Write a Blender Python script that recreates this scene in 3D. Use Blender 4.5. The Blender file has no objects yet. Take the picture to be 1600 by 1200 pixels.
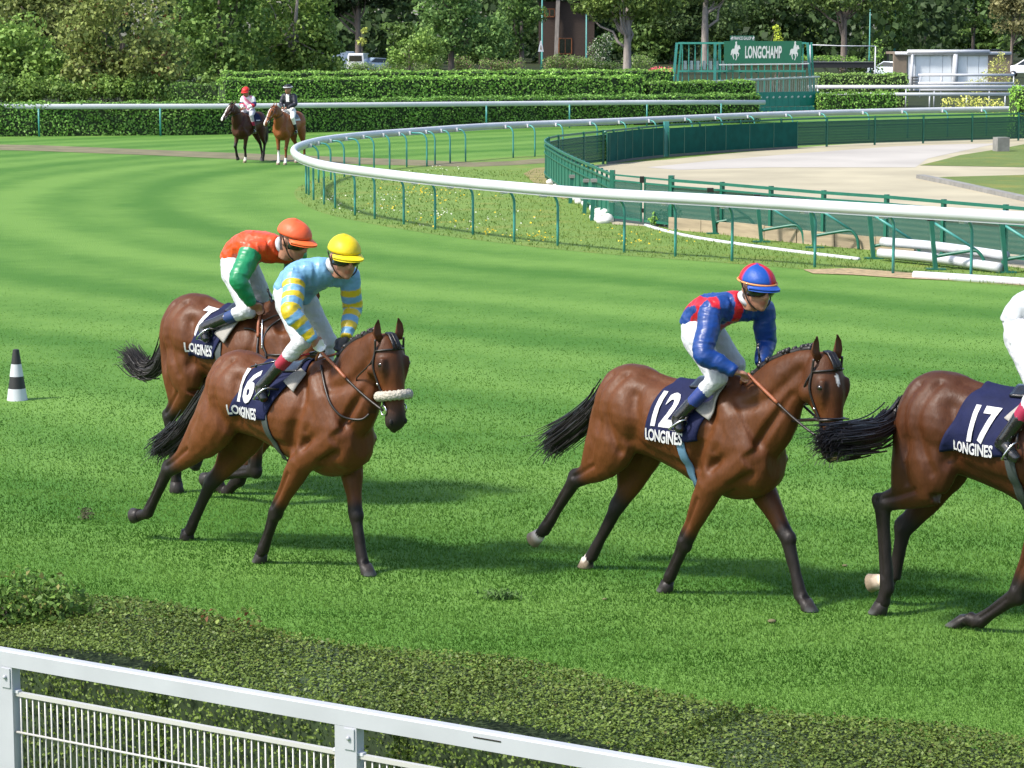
import bpy, bmesh, math, random
import numpy as np
from mathutils import Vector, Matrix, noise as mnoise
from mathutils.bvhtree import BVHTree

# ------------------------------------------------------------------ camera, sky, sun, exposure
SC = bpy.context.scene
COL = SC.collection
CAM_H, FPX, HORIZON = 4.1, 3900.0, 50.0
PITCH = math.atan((600 - HORIZON) / FPX)
cam_data = bpy.data.cameras.new('camera')
cam = bpy.data.objects.new('camera', cam_data); COL.objects.link(cam)
cam.location = (0, 0, CAM_H)
cam.rotation_euler = (math.pi / 2 - PITCH, 0, 0)
cam_data.sensor_width = 36.0
cam_data.lens = FPX / 1600 * 36.0
cam_data.clip_start = 0.5
cam_data.clip_end = 4000
SC.camera = cam

SHADOW = Vector((0.90, 0.44, 0)).normalized()     # where shadows fall on the ground
SUN_EL = math.radians(50)
world = bpy.data.worlds.new('World'); SC.world = world
world.use_nodes = True
wn = world.node_tree.nodes; wl = world.node_tree.links
sky = wn.new('ShaderNodeTexSky'); sky.sky_type = 'NISHITA'; sky.sun_disc = False
sky.sun_elevation = SUN_EL
sky.sun_rotation = math.atan2(-SHADOW.x, -SHADOW.y)
sky.air_density = 1.0; sky.dust_density = 2.0; sky.ozone_density = 1.0
bg = wn['Background']; bg.inputs[1].default_value = 0.15
wl.new(sky.outputs[0], bg.inputs[0])
sd = bpy.data.lights.new('sun', 'SUN'); sd.energy = 3.4; sd.angle = math.radians(6.0); sd.color = (1.0, 0.95, 0.87)
sun = bpy.data.objects.new('sun', sd); COL.objects.link(sun)
sun_dir = Vector((SHADOW.x * math.cos(SUN_EL), SHADOW.y * math.cos(SUN_EL), -math.sin(SUN_EL)))
sun.rotation_euler = sun_dir.to_track_quat('-Z', 'Y').to_euler()
sun.location = (-30, -20, 60)
SC.view_settings.view_transform = 'Standard'
SC.view_settings.look = 'None'
SC.view_settings.exposure = 0.90
SC.view_settings.gamma = 1.0
SC.view_settings.use_curve_mapping = False
SC.render.engine = 'CYCLES'
SC.cycles.max_bounces = 6
SC.cycles.transparent_max_bounces = 16

R = random.Random(7)
NR = np.random.default_rng(11)

# ------------------------------------------------------------------ surveying helpers (photo pixel -> place in the world)
_fw = Vector((0, math.cos(PITCH), -math.sin(PITCH))); _up = Vector((0, math.sin(PITCH), math.cos(PITCH)))
EYE = Vector((0, 0, CAM_H))
def ray(px, py):
    return _fw * FPX + Vector((1, 0, 0)) * (px - 800) + _up * (600 - py)
def g(px, py, z=0.0):
    r = ray(px, py)
    return EYE + r * ((z - CAM_H) / r.z)
def gd(px, py, d):
    r = ray(px, py)
    return EYE + r * (d / r.y)
def ppm(y):                       # photo pixels per metre at a ground row
    return (y - HORIZON) / CAM_H

# ------------------------------------------------------------------ scene-graph helpers
def tag(o, label=None, cat=None, group=None, kind=None):
    if label: o['label'] = label
    if cat: o['category'] = cat
    if group: o['group'] = group
    if kind: o['kind'] = kind
    return o
def empty(name, loc, rz=0.0, label=None, cat=None, group=None):
    o = bpy.data.objects.new(name, None); COL.objects.link(o)
    o.location = loc; o.rotation_euler = (0, 0, rz); o.empty_display_size = 0.2
    return tag(o, label, cat, group)
def link(name, me, parent=None):
    o = bpy.data.objects.new(name, me); COL.objects.link(o)
    if parent: o.parent = parent
    return o
def copy_tree(o, parent=None):
    c = o.copy(); COL.objects.link(c)
    c.parent = parent
    for ch in list(o.children): copy_tree(ch, c)
    return c

class MB:
    """Collects geometry for ONE mesh object."""
    def __init__(s): s.v = []; s.f = []; s.m = []
    def add(s, vs, fs, m=0):
        b = len(s.v); s.v.extend([tuple(x) for x in vs])
        for f in fs: s.f.append(tuple(i + b for i in f)); s.m.append(m)
        return s
    def box(s, c, size, rz=0.0, m=0, M=None):
        x, y, z = size[0] / 2, size[1] / 2, size[2] / 2
        vs = [Vector(p) for p in [(-x,-y,-z),(x,-y,-z),(x,y,-z),(-x,y,-z),(-x,-y,z),(x,-y,z),(x,y,z),(-x,y,z)]]
        Mx = M if M is not None else Matrix.Rotation(rz, 3, 'Z')
        vs = [Mx @ v + Vector(c) for v in vs]
        return s.add(vs, [(0,3,2,1),(4,5,6,7),(0,1,5,4),(1,2,6,5),(2,3,7,6),(3,0,4,7)], m)
    def beam(s, p, q, w, h, m=0, up=(0,0,1)):
        p = Vector(p); q = Vector(q); t = (q - p).normalized(); u = Vector(up)
        if abs(t.dot(u)) > .95: u = Vector((1,0,0))
        a = t.cross(u).normalized(); b = a.cross(t).normalized()
        vs = []
        for e in (p, q):
            for i, j in ((-1,-1),(1,-1),(1,1),(-1,1)): vs.append(e + a * (i * w / 2) + b * (j * h / 2))
        return s.add(vs, [(0,1,2,3),(7,6,5,4),(0,4,5,1),(1,5,6,2),(2,6,7,3),(3,7,4,0)], m)
    def rings(s, rings, cap=True, m=0, closed=False):
        n = len(rings[0]); vs = [p for r in rings for p in r]; fs = []
        k = len(rings); last = k if closed else k - 1
        for i in range(last):
            i2 = (i + 1) % k
            for j in range(n):
                j2 = (j + 1) % n
                fs.append((i*n+j, i*n+j2, i2*n+j2, i2*n+j))
        if cap and not closed:
            fs.append(tuple(range(n - 1, -1, -1))); fs.append(tuple((k-1)*n + j for j in range(n)))
        return s.add(vs, fs, m)
    def tube(s, pts, r, n=8, cap=True, m=0, closed=False, lat=None, rl=None):
        """round or (with rl) elliptical tube; lat = axis that carries rl"""
        pts = [Vector(p) for p in pts]; k = len(pts); rg = []
        rr = r if hasattr(r, '__len__') else [r] * k
        r2 = rl if rl is not None else rr
        pa = None
        for i, p in enumerate(pts):
            if closed: t = pts[(i+1) % k] - pts[i-1]
            else: t = pts[min(i+1, k-1)] - pts[max(i-1, 0)]
            if t.length < 1e-9: t = Vector((0,0,1))
            t.normalize()
            if lat is not None: ref = Vector(lat)
            else: ref = pa if pa is not None else (Vector((0,0,1)) if abs(t.z) < .9 else Vector((1,0,0)))
            b = ref - t * ref.dot(t)
            if b.length < 1e-6: b = Vector((1,0,0)) - t * t.x
            b.normalize(); a = b.cross(t).normalized(); pa = b
            rg.append([p + a * (rr[i] * math.cos(2*math.pi*j/n)) + b * (r2[i] * math.sin(2*math.pi*j/n)) for j in range(n)])
        return s.rings(rg, cap, m, closed)
    def ball(s, c, r, n=10, k=6, m=0, M=None):
        c = Vector(c); rx, ry, rz = r if hasattr(r, '__len__') else (r, r, r)
        rg = []
        for i in range(k + 1):
            th = math.pi * (i + .02) / (k + .04)
            ring = []
            for j in range(n):
                a = 2*math.pi*j/n
                q = Vector((rx*math.sin(th)*math.cos(a), ry*math.sin(th)*math.sin(a), rz*math.cos(th)))
                if M is not None: q = M @ q
                ring.append(c + q)
            rg.append(ring[::-1])
        return s.rings(rg, True, m)
    def prism(s, poly, org, ax, ay, depth, m=0):
        """2-D outline in the plane (ax, ay) at org, thickened by depth along ax x ay"""
        ax = Vector(ax); ay = Vector(ay); nrm = ax.cross(ay).normalized() * depth; org = Vector(org)
        a = [org + ax*x + ay*y for x, y in poly]; n = len(a)
        vs = a + [p + nrm for p in a]
        fs = [tuple(range(n-1, -1, -1)), tuple(range(n, 2*n))] + [(i, (i+1) % n, n+(i+1) % n, n+i) for i in range(n)]
        return s.add(vs, fs, m)
    def mesh(s, name, mats, smooth=True, off=None):
        me = bpy.data.meshes.new(name)
        vs = s.v if off is None else [(x-off[0], y-off[1], z-off[2]) for x, y, z in s.v]
        me.from_pydata(vs, [], s.f)
        for mt in (mats if isinstance(mats, (list, tuple)) else [mats]): me.materials.append(mt)
        if any(s.m): me.polygons.foreach_set('material_index', s.m)
        me.polygons.foreach_set('use_smooth', [smooth] * len(s.f))
        me.update()
        return me
    def build(s, name, mats, parent=None, smooth=True, off=None, sharp=None):
        me = s.mesh(name, mats, smooth, off)
        if smooth and sharp is not None: me.set_sharp_from_angle(angle=math.radians(sharp))
        return link(name, me, parent)

def catmull(pts, sub=5):
    P = [np.array(p, float) for p in pts]; out = []
    for i in range(len(P) - 1):
        p0 = P[max(i-1, 0)]; p1 = P[i]; p2 = P[i+1]; p3 = P[min(i+2, len(P)-1)]
        for k in range(sub):
            t = k / sub
            out.append(0.5*((2*p1)+(-p0+p2)*t+(2*p0-5*p1+4*p2-p3)*t*t+(-p0+3*p1-3*p2+p3)*t**3))
    out.append(P[-1]); return out

def fuse(mb, voxel, smooth=6, name='fused', factor=0.5):
    """union of closed shapes -> one continuous smoothed surface (mesh data)"""
    me = mb.mesh(name, [], True)
    o = bpy.data.objects.new('fuse', me); COL.objects.link(o)
    rm = o.modifiers.new('r', 'REMESH'); rm.mode = 'VOXEL'; rm.voxel_size = voxel
    if smooth:
        sm = o.modifiers.new('s', 'SMOOTH'); sm.iterations = smooth; sm.factor = factor
    dg = bpy.context.evaluated_depsgraph_get(); dg.update()
    out = bpy.data.meshes.new_from_object(o.evaluated_get(dg))
    bpy.data.objects.remove(o); bpy.data.meshes.remove(me)
    out.name = name
    out.polygons.foreach_set('use_smooth', [True] * len(out.polygons))
    return out
def mverts(me):
    a = np.empty(len(me.vertices) * 3, np.float32); me.vertices.foreach_get('co', a); return a.reshape(-1, 3)
def set_verts(me, a):
    me.vertices.foreach_set('co', np.ascontiguousarray(a, np.float32).ravel()); me.update()
def set_col(me, rgb):
    at = me.attributes.new('Col', 'FLOAT_COLOR', 'POINT')
    c = np.ones((len(me.vertices), 4), np.float32); c[:, :3] = rgb
    at.data.foreach_set('color', c.ravel())
def bvh_of(me):
    return BVHTree.FromPolygons([v.co.copy() for v in me.vertices], [tuple(p.vertices) for p in me.polygons])

def quads_mesh(name, V, nper, cols, mats, smooth=False):
    """V: (N, nper, 3) polygons, cols: (N,3) one colour per polygon"""
    N = V.shape[0]; me = bpy.data.meshes.new(name)
    me.vertices.add(N * nper); me.loops.add(N * nper); me.polygons.add(N)
    me.vertices.foreach_set('co', V.astype(np.float32).ravel())
    me.loops.foreach_set('vertex_index', np.arange(N * nper, dtype=np.int32))
    me.polygons.foreach_set('loop_start', np.arange(0, N * nper, nper, dtype=np.int32))
    me.polygons.foreach_set('loop_total', np.full(N, nper, np.int32))
    me.materials.append(mats); me.update(calc_edges=True)
    if cols is not None: set_col(me, np.repeat(cols, nper, axis=0))
    me.validate()
    return me
def nrm(a): return a / np.maximum(np.linalg.norm(a, axis=1, keepdims=True), 1e-9)
def leaf_polys(C, Nn, size, spread=0.9, aspect=0.6):
    """diamond leaves at points C, roughly facing Nn"""
    n = len(C)
    N2 = nrm(Nn + NR.normal(0, spread, (n, 3)))
    A = nrm(np.cross(N2, NR.normal(0, 1, (n, 3)))); B = np.cross(N2, A)
    L = (size * NR.uniform(.6, 1.3, n))[:, None]
    W = L * aspect
    fold = N2 * L * .18
    return np.stack([C - A*L*.5, C + B*W*.5 + fold, C + A*L*.5, C - B*W*.5 + fold], axis=1)

# ------------------------------------------------------------------ materials
def lin(r, g_, b):
    f = lambda c: (c/255/12.92 if c/255 <= .04045 else ((c/255+.055)/1.055)**2.4)
    return (f(r), f(g_), f(b))
def mat(name, col, rough=.5, var=.12, scale=6.0, bump=0.0, bscale=40.0, metal=0.0, attr=False, spec=.5, detail=5, stretch=None, coat=0.0, trans=0.0, sheen=0.0, bdist=.01):
    m = bpy.data.materials.new(name); m.use_nodes = True
    nt = m.node_tree; N = nt.nodes; L = nt.links; b = N['Principled BSDF']
    b.inputs['Roughness'].default_value = rough; b.inputs['Metallic'].default_value = metal
    b.inputs['Specular IOR Level'].default_value = spec
    b.inputs['Coat Weight'].default_value = coat; b.inputs['Coat Roughness'].default_value = .15
    b.inputs['Sheen Weight'].default_value = sheen
    tc = N.new('ShaderNodeTexCoord'); mp = N.new('ShaderNodeMapping'); L.new(tc.outputs['Object'], mp.inputs[0])
    if stretch: mp.inputs['Scale'].default_value = stretch
    nz = N.new('ShaderNodeTexNoise'); nz.inputs['Scale'].default_value = scale; nz.inputs['Detail'].default_value = detail
    L.new(mp.outputs[0], nz.inputs['Vector'])
    mr = N.new('ShaderNodeMapRange'); mr.inputs[1].default_value = .25; mr.inputs[2].default_value = .75
    mr.inputs[3].default_value = 1 - var; mr.inputs[4].default_value = 1 + var
    L.new(nz.outputs[0], mr.inputs[0])
    mx = N.new('ShaderNodeMix'); mx.data_type = 'RGBA'; mx.blend_type = 'MULTIPLY'; mx.inputs[0].default_value = 1
    cs = None
    if attr:
        at = N.new('ShaderNodeAttribute'); at.attribute_name = 'Col'; cs = at.outputs['Color']; L.new(cs, mx.inputs[6])
    else: mx.inputs[6].default_value = (*col, 1)
    cmb = N.new('ShaderNodeCombineColor')
    for i in range(3): L.new(mr.outputs[0], cmb.inputs[i])
    L.new(cmb.outputs[0], mx.inputs[7]); L.new(mx.outputs[2], b.inputs['Base Color'])
    if bump:
        bz = N.new('ShaderNodeTexNoise'); bz.inputs['Scale'].default_value = bscale; bz.inputs['Detail'].default_value = 4
        L.new(mp.outputs[0], bz.inputs['Vector'])
        bp = N.new('ShaderNodeBump'); bp.inputs['Strength'].default_value = bump; bp.inputs['Distance'].default_value = bdist
        L.new(bz.outputs[0], bp.inputs['Height']); L.new(bp.outputs[0], b.inputs['Normal'])
    if trans:
        t = N.new('ShaderNodeBsdfTranslucent'); L.new(mx.outputs[2], t.inputs[0])
        ms = N.new('ShaderNodeMixShader'); ms.inputs[0].default_value = trans
        L.new(b.outputs[0], ms.inputs[1]); L.new(t.outputs[0], ms.inputs[2]); L.new(ms.outputs[0], N['Material Output'].inputs[0])
    return m

M = {}
M['leaf'] = mat('leaf', (1,1,1), .55, .25, .5, attr=True, trans=.33, spec=.25)
M['hedge_leaf'] = mat('hedge_leaf', (1,1,1), .5, .3, .8, attr=True, trans=.2, spec=.3)
M['grass'] = mat('grass_blade', (1,1,1), .6, .15, .6, attr=True, trans=.5, spec=.15)
M['core'] = mat('hedge_core', (.020,.038,.010), .9, .5, 9)
M['bark'] = mat('bark', (.15,.12,.10), .9, .35, 6, bump=.6, bscale=20, stretch=(1,1,.25))
M['bark_pale'] = mat('bark_pale', (.24,.21,.185), .9, .3, 6, bump=.6, bscale=20, stretch=(1,1,.25))
M['white_paint'] = mat('white_paint', (.50,.51,.54), .4, .10, 3, bump=.03, bscale=8)
M['white_plastic'] = mat('white_plastic', (.50,.51,.54), .35, .10, 1.3)
M['grey_rail'] = mat('rail_underside_metal', (.36,.37,.40), .35, .1, 4)
M['teal'] = mat('teal_paint', (.045,.25,.205), .4, .15, 5, bump=.05)
M['teal_post'] = mat('pale_teal_paint', (.045,.235,.21), .4, .2, 3)
M['green_fence'] = mat('green_fence_paint', (.012,.115,.075), .4, .18, 4, bump=.05)
M['dark'] = mat('dark_leather', (.018,.013,.011), .4, .25, 20, bump=.1, bscale=90)
M['black'] = mat('black_leather', (.010,.010,.011), .22, .2, 20, bump=.5, bscale=22, coat=.4)
M['brown_rein'] = mat('tan_leather', (.28,.085,.035), .5, .2, 30, bump=.15)
M['steel'] = mat('steel', (.62,.62,.62), .25, .1, 8, metal=1)
M['navy'] = mat('navy_cloth', (.006,.009,.042), .8, .2, 10, bump=.5, bscale=11, spec=.25, bdist=.02)
M['white_ink'] = mat('white_print', (.52,.52,.53), .6, .04, 10)
M['wool'] = mat('sheepskin', (.42,.385,.32), .95, .2, 40, bump=1.0, bscale=60, bdist=.02)
M['felt'] = mat('pale_felt', (.29,.275,.25), .9, .12, 120, bump=.4, bscale=160)
M['hair'] = mat('black_hair', (.010,.008,.008), .42, .3, 20, bump=.5, bscale=60, stretch=(.3,1,1))
M['eye'] = mat('eye', (.012,.007,.005), .06, .1, 10, coat=.8)
M['nostril'] = mat('nostril', (.006,.004,.004), .8, .1, 10)
M['skin'] = mat('skin', (1,1,1), .5, .08, 30, attr=True, bump=.1, bscale=60)
M['silk'] = mat('satin', (1,1,1), .40, .10, 12, attr=True, bump=.28, bscale=7, spec=.5, bdist=.03, stretch=(1,1,2.2))
M['breeches'] = mat('breeches', (1,1,1), .65, .05, 8, attr=True, bump=.7, bscale=17, bdist=.025)
M['helmet'] = mat('cap_silk', (1,1,1), .5, .08, 10, attr=True, bump=.5, bscale=16, bdist=.012, spec=.35)
M['glass_dark'] = mat('tinted_lens', (.012,.016,.012), .08, .1, 5, coat=.6)
M['concrete'] = mat('concrete', (.20,.195,.18), .9, .25, 4, bump=.4)
M['timber'] = mat('weathered_timber', (.30,.24,.16), .85, .35, 5, bump=.4, bscale=25, stretch=(.2,.2,2))
M['stone'] = mat('white_stone', (.62,.61,.58), .9, .2, 6, bump=.5, bscale=14)
M['asphalt_black'] = mat('black_rubber', (.015,.015,.016), .6, .2, 10)
# ------------------------------------------------------------------ the course rail's line (needed by the turf stripes)
RAIL_Z = 1.07
_rp = [(1760,350),(1600,340),(1500,334.5),(1370,327),(1255,320),(1155,314),(1060,308.5),(955,304),(870,297.5),(800,291.9),(735,285.8),(670,280),(600,271.5),(553,265.3),
       (520,261),(500,257),(480,251.5),(467,246),(459,240),(457.5,235),(461,231.5),(468,228),(480,223.6),(499,219),(520,216),(541,213.6),(566,211),(589,208.9),(617,206.8),(650,204.7),
       (721,199.2),(760,196.8),(803,195),(850,193),(889,191.7),(938,190),(1042,185.5),(1149,180.5),(1261,176.7),(1382,173),(1507,170.8),(1620,169.5),(1760,168)]
RAIL = [g(x, y, float(np.interp(y, [205, 250, 275], [1.06, 1.09, 1.125]))) for x, y in _rp]
def smooth_line(pts, it=2):
    P = [p.copy() for p in pts]
    for _ in range(it):
        P = [P[0]] + [(P[i-1] + P[i]*2 + P[i+1]) / 4 for i in range(1, len(P)-1)] + [P[-1]]
    return P
RAIL = smooth_line(RAIL, 1)
RAILC = [Vector(p) for p in catmull(RAIL, 6)]
RAIL2 = np.array([(p.x, p.y) for p in RAILC])
def dist_to_line(XY, line):
    best = np.full(len(XY), 1e9)
    for a, b in zip(line[:-1], line[1:]):
        d = b - a; L2 = (d*d).sum() + 1e-9
        t = np.clip(((XY - a) @ d) / L2, 0, 1)
        q = a + t[:, None]*d
        best = np.minimum(best, np.hypot(*(XY - q).T))
    return best
def inside(XY, poly):
    x, y = XY[:, 0], XY[:, 1]; r = np.zeros(len(XY), bool); n = len(poly); j = n - 1
    for i in range(n):
        xi, yi = poly[i]; xj, yj = poly[j]
        c = ((yi > y) != (yj > y)) & (x < (xj-xi)*(y-yi)/((yj-yi) if abs(yj-yi) > 1e-9 else 1e-9)+xi)
        r ^= c; j = i
    return r

# ------------------------------------------------------------------ ground
def turf_mat(name, light, dark, stripe=0.0, fine=1.0, yellow=0.0):
    m = bpy.data.materials.new(name); m.use_nodes = True; nt = m.node_tree; N = nt.nodes; L = nt.links; b = N['Principled BSDF']
    b.inputs['Roughness'].default_value = .85; b.inputs['Specular IOR Level'].default_value = .15
    geo = N.new('ShaderNodeNewGeometry')
    def noise(scale, detail=4, vec=None):
        n = N.new('ShaderNodeTexNoise'); n.inputs['Scale'].default_value = scale; n.inputs['Detail'].default_value = detail
        L.new(vec if vec is not None else geo.outputs['Position'], n.inputs['Vector']); return n.outputs[0]
    def mth(op, a, b_=None):
        n = N.new('ShaderNodeMath'); n.operation = op
        for i, v in enumerate((a, b_)):
            if v is None: continue
            if isinstance(v, (int, float)): n.inputs[i].default_value = v
            else: L.new(v, n.inputs[i])
        return n.outputs[0]
    big = noise(.35, 3); mid = noise(2.2, 4); fin = noise(30*fine, 5)
    f = mth('ADD', mth('MULTIPLY', mth('SUBTRACT', big, .5), .9), mth('MULTIPLY', mth('SUBTRACT', mid, .5), .7))
    f = mth('ADD', f, mth('MULTIPLY', mth('SUBTRACT', fin, .5), .9))
    if stripe:
        at = N.new('ShaderNodeAttribute'); at.attribute_name = 'lane'
        lane = mth('ADD', at.outputs['Fac'], mth('MULTIPLY', noise(.5, 2), .9))
        s1 = mth('SINE', mth('MULTIPLY', lane, 2*math.pi/2.3)); s2 = mth('SINE', mth('MULTIPLY', lane, 2*math.pi/5.9))
        f = mth('ADD', f, mth('MULTIPLY', mth('ADD', s1, s2), stripe))
    f = mth('ADD', f, .5)
    cr = N.new('ShaderNodeValToRGB'); e = cr.color_ramp.elements
    e[0].position = 0; e[0].color = (*dark, 1); e[1].position = 1; e[1].color = (*light, 1)
    L.new(f, cr.inputs[0])
    out = cr.outputs[0]
    if yellow:
        mx = N.new('ShaderNodeMix'); mx.data_type = 'RGBA'; mx.inputs[7].default_value = (.22,.20,.05,1)
        k = N.new('ShaderNodeMapRange'); k.inputs[1].default_value = .52; k.inputs[2].default_value = .72; k.inputs[4].default_value = yellow
        L.new(noise(.8, 5), k.inputs[0]); L.new(k.outputs[0], mx.inputs[0]); L.new(out, mx.inputs[6]); out = mx.outputs[2]
    L.new(out, b.inputs['Base Color'])
    bp = N.new('ShaderNodeBump'); bp.inputs['Strength'].default_value = .7; bp.inputs['Distance'].default_value = .04
    L.new(fin, bp.inputs['Height']); L.new(bp.outputs[0], b.inputs['Normal'])
    return m
M['turf'] = turf_mat('course_turf', (.118,.228,.043), (.052,.142,.019), .26)
M['infield'] = turf_mat('infield_grass', (.17,.25,.062), (.09,.165,.03), 0, 1.0, .45)
M['lawn'] = turf_mat('far_lawn', (.035,.045,.016), (.015,.022,.008), 0, .5)

M['dull_grass'] = turf_mat('dull_grass', (.15,.20,.06), (.085,.125,.032), 0, 1.0, .6)
def sheet(name, poly, z, material, kind='structure'):
    me = bpy.data.meshes.new(name)
    me.from_pydata([(p[0], p[1], z) for p in poly], [], [tuple(range(len(poly)))])
    me.materials.append(material)
    bm = bmesh.new(); bm.from_mesh(me); bmesh.ops.triangulate(bm, faces=bm.faces[:])
    for fc in bm.faces:
        if fc.normal.z < 0: fc.normal_flip()
    bm.to_mesh(me); bm.free()
    o = link(name, me); o['kind'] = kind
    return o
def pxpoly(pts, sub=1):
    w = [g(x, y) for x, y in pts]
    return [(p.x, p.y) for p in w]

sheet('ground', [(-1500,-60),(1500,-60),(1500,2600),(-1500,2600)], -.03, M['lawn'])
xs = np.linspace(-45, 60, 120); ys = np.linspace(-4, 131, 150)
GX, GY = np.meshgrid(xs, ys); XY = np.stack([GX.ravel(), GY.ravel()], 1)
me = bpy.data.meshes.new('turf'); nx, ny = len(xs), len(ys)
idx = np.arange(nx*ny).reshape(ny, nx)
F = np.stack([idx[:-1,:-1], idx[:-1,1:], idx[1:,1:], idx[1:,:-1]], -1).reshape(-1, 4)
me.from_pydata(np.column_stack([XY, np.zeros(len(XY))]).tolist(), [], F.tolist())
me.materials.append(M['turf'])
at = me.attributes.new('lane', 'FLOAT', 'POINT'); at.data.foreach_set('value', dist_to_line(XY, RAIL2).astype(np.float32))
turf = link('turf', me); turf['kind'] = 'structure'

inf_poly = [(p.x, p.y) for p in RAILC]
sheet('infield', inf_poly, .004, M['infield'])
M['dirt'] = mat('worn_dirt', (.135,.120,.060), .95, .35, 1.2, bump=.4)
dirt_top = [(-80,225),(60,227),(160,231),(230,234),(360,239),(480,243.5),(600,248),(740,254),(800,252),(853,247)]
dirt_bot = [(853,255),(800,258.5),(740,261),(600,258),(480,254),(360,248.5),(230,242.5),(160,240),(60,236),(-80,233)]
sheet('worn_path', pxpoly(dirt_top + dirt_bot), .008, M['dirt'])
# yellowed verge and gravel strip beside the mesh fence
M['sand'] = mat('sand', (.335,.298,.205), .95, .22, .35, bump=.25, bscale=30)
M['road'] = mat('pale_road', (.35,.325,.29), .9, .16, .25, bump=.2, bscale=40)
M['gravel'] = mat('gravel', (.30,.22,.12), .95, .5, 8, bump=.8, bscale=30)
sheet('gravel_strip', pxpoly([(1255,422),(1330,420),(1420,427),(1520,432),(1660,442),(1660,452),(1520,440),(1420,436),(1330,430),(1270,428)]), .012, M['gravel'])
M['verge'] = mat('dry_verge', (.20,.17,.06), .95, .4, 1.5, bump=.5)
sheet('dry_verge', pxpoly([(818,272),(835,263),(852,262),(870,280),(905,305),(880,312),(845,296)]), .012, M['verge'])
sand_poly = [(930,258),(1040,250),(1130,241),(1200,235),(1300,227),(1400,221),(1500,218),(1700,214),(1900,214),(1900,445),(1600,420),(1413,396),(1050,356),(957,351),(930,300)]
sheet('sand_track', pxpoly(sand_poly), .008, M['sand'])
sheet('paved_track', pxpoly([(1010,262),(1130,250),(1250,240),(1400,229),(1500,225.5),(1560,224.5),(1500,237),(1450,248),(1430,262),(1200,262),(1060,266)]), .012, M['road'])
sheet('track_verge', pxpoly([(1437,259),(1470,251),(1500,243),(1545,236),(1600,226),(1700,222),(1700,263),(1600,262)]), .016, M['dull_grass'])
sheet('track_island', pxpoly([(1438,279),(1480,277),(1600,274),(1720,274),(1720,330),(1620,320),(1590,311),(1540,300),(1490,289)]), .016, M['dull_grass'])
kb = MB()
kp = [g(x, y) for x, y in [(1438,279),(1490,289.5),(1540,300.5),(1590,311.5),(1640,323),(1720,337)]]
for a, b in zip(kp[:-1], kp[1:]): kb.beam(a + Vector((0,0,.05)), b + Vector((0,0,.05)), .25, .13)
o = kb.build('island_kerb', M['concrete'], smooth=False); o['kind'] = 'structure'

# ------------------------------------------------------------------ grass blades on the near course (thicker on the ground close to the stand)
def blades(name, n, ylo, yhi, mask, hmul, cols, label, fade=999):
    # density falls with distance squared
    u = NR.uniform(0, 1, n); y = 1/(1/ylo + u*(1/yhi - 1/ylo))
    x = NR.uniform(-1, 1, n)*(y*.235 + 1.2)
    keep = mask(np.stack([x, y], 1)) & (NR.uniform(0, 1, n) < np.clip((fade - y)/(fade*.55), 0, 1)); x, y = x[keep], y[keep]; n = len(x)
    h = hmul*NR.uniform(.5, 1.25, n)*np.clip((fade - y)/(fade*.55), .15, 1)
    w = (.0031 + .00022*(y - 10))*NR.uniform(.7, 1.3, n)
    a = NR.uniform(0, 2*math.pi, n); ln = NR.uniform(.1, .9, n)*h; la = NR.uniform(0, 2*math.pi, n)
    P = np.stack([x, y, np.zeros(n)], 1)
    D = np.stack([np.cos(a), np.sin(a), np.zeros(n)], 1)*w[:, None]
    T = P + np.stack([np.cos(la)*ln, np.sin(la)*ln, h], 1)
    V = np.stack([P - D, P + D, T], 1)
    lane = dist_to_line(np.stack([x, y], 1), RAIL2) if mask is course_mask else np.zeros(n)
    s = .5 + .30*np.sin(lane*2*math.pi/2.3 + .8*np.sin(x*.7)) + .2*np.sin(lane*2*math.pi/5.9 + x*.2) + NR.normal(0, .17, n)
    pn = np.array([mnoise.noise(Vector((a_*.8, b_*2.4, 0))) + .6*mnoise.noise(Vector((a_*2.1, b_*6.5, 5))) for a_, b_ in zip(x, y)])
    s += 1.0*pn
    s = np.clip(s, 0, 1)[:, None]
    C = np.array(cols[0])*(1 - s) + np.array(cols[1])*s
    C = C*NR.uniform(.87, 1.13, (n, 1))
    o = link(name, quads_mesh(name, V, 3, C, M['grass'])); o['kind'] = 'stuff'; o['label'] = label
    return o
_inf = np.array(inf_poly)
def course_mask(XY): return ~inside(XY, _inf)
def infield_mask(XY):
    m = inside(XY, _inf)
    sp = np.array(pxpoly(sand_poly)); gp = np.array(pxpoly([(1255,422),(1330,420),(1420,427),(1520,432),(1660,442),(1660,452),(1520,440),(1420,436),(1330,430),(1270,428)]))
    dp = np.array(pxpoly(dirt_top + dirt_bot))
    return m & ~inside(XY, sp) & ~inside(XY, gp) & ~inside(XY, dp)
blades('grass', 640000, 11.5, 46, course_mask, .023, ((.056,.146,.017), (.130,.255,.045)), 'short mown grass of the race course', 46)
blades('long_grass', 90000, 30, 75, infield_mask, .055, ((.09,.17,.026), (.22,.30,.07)), 'longer pale grass inside the white rail')
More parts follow.
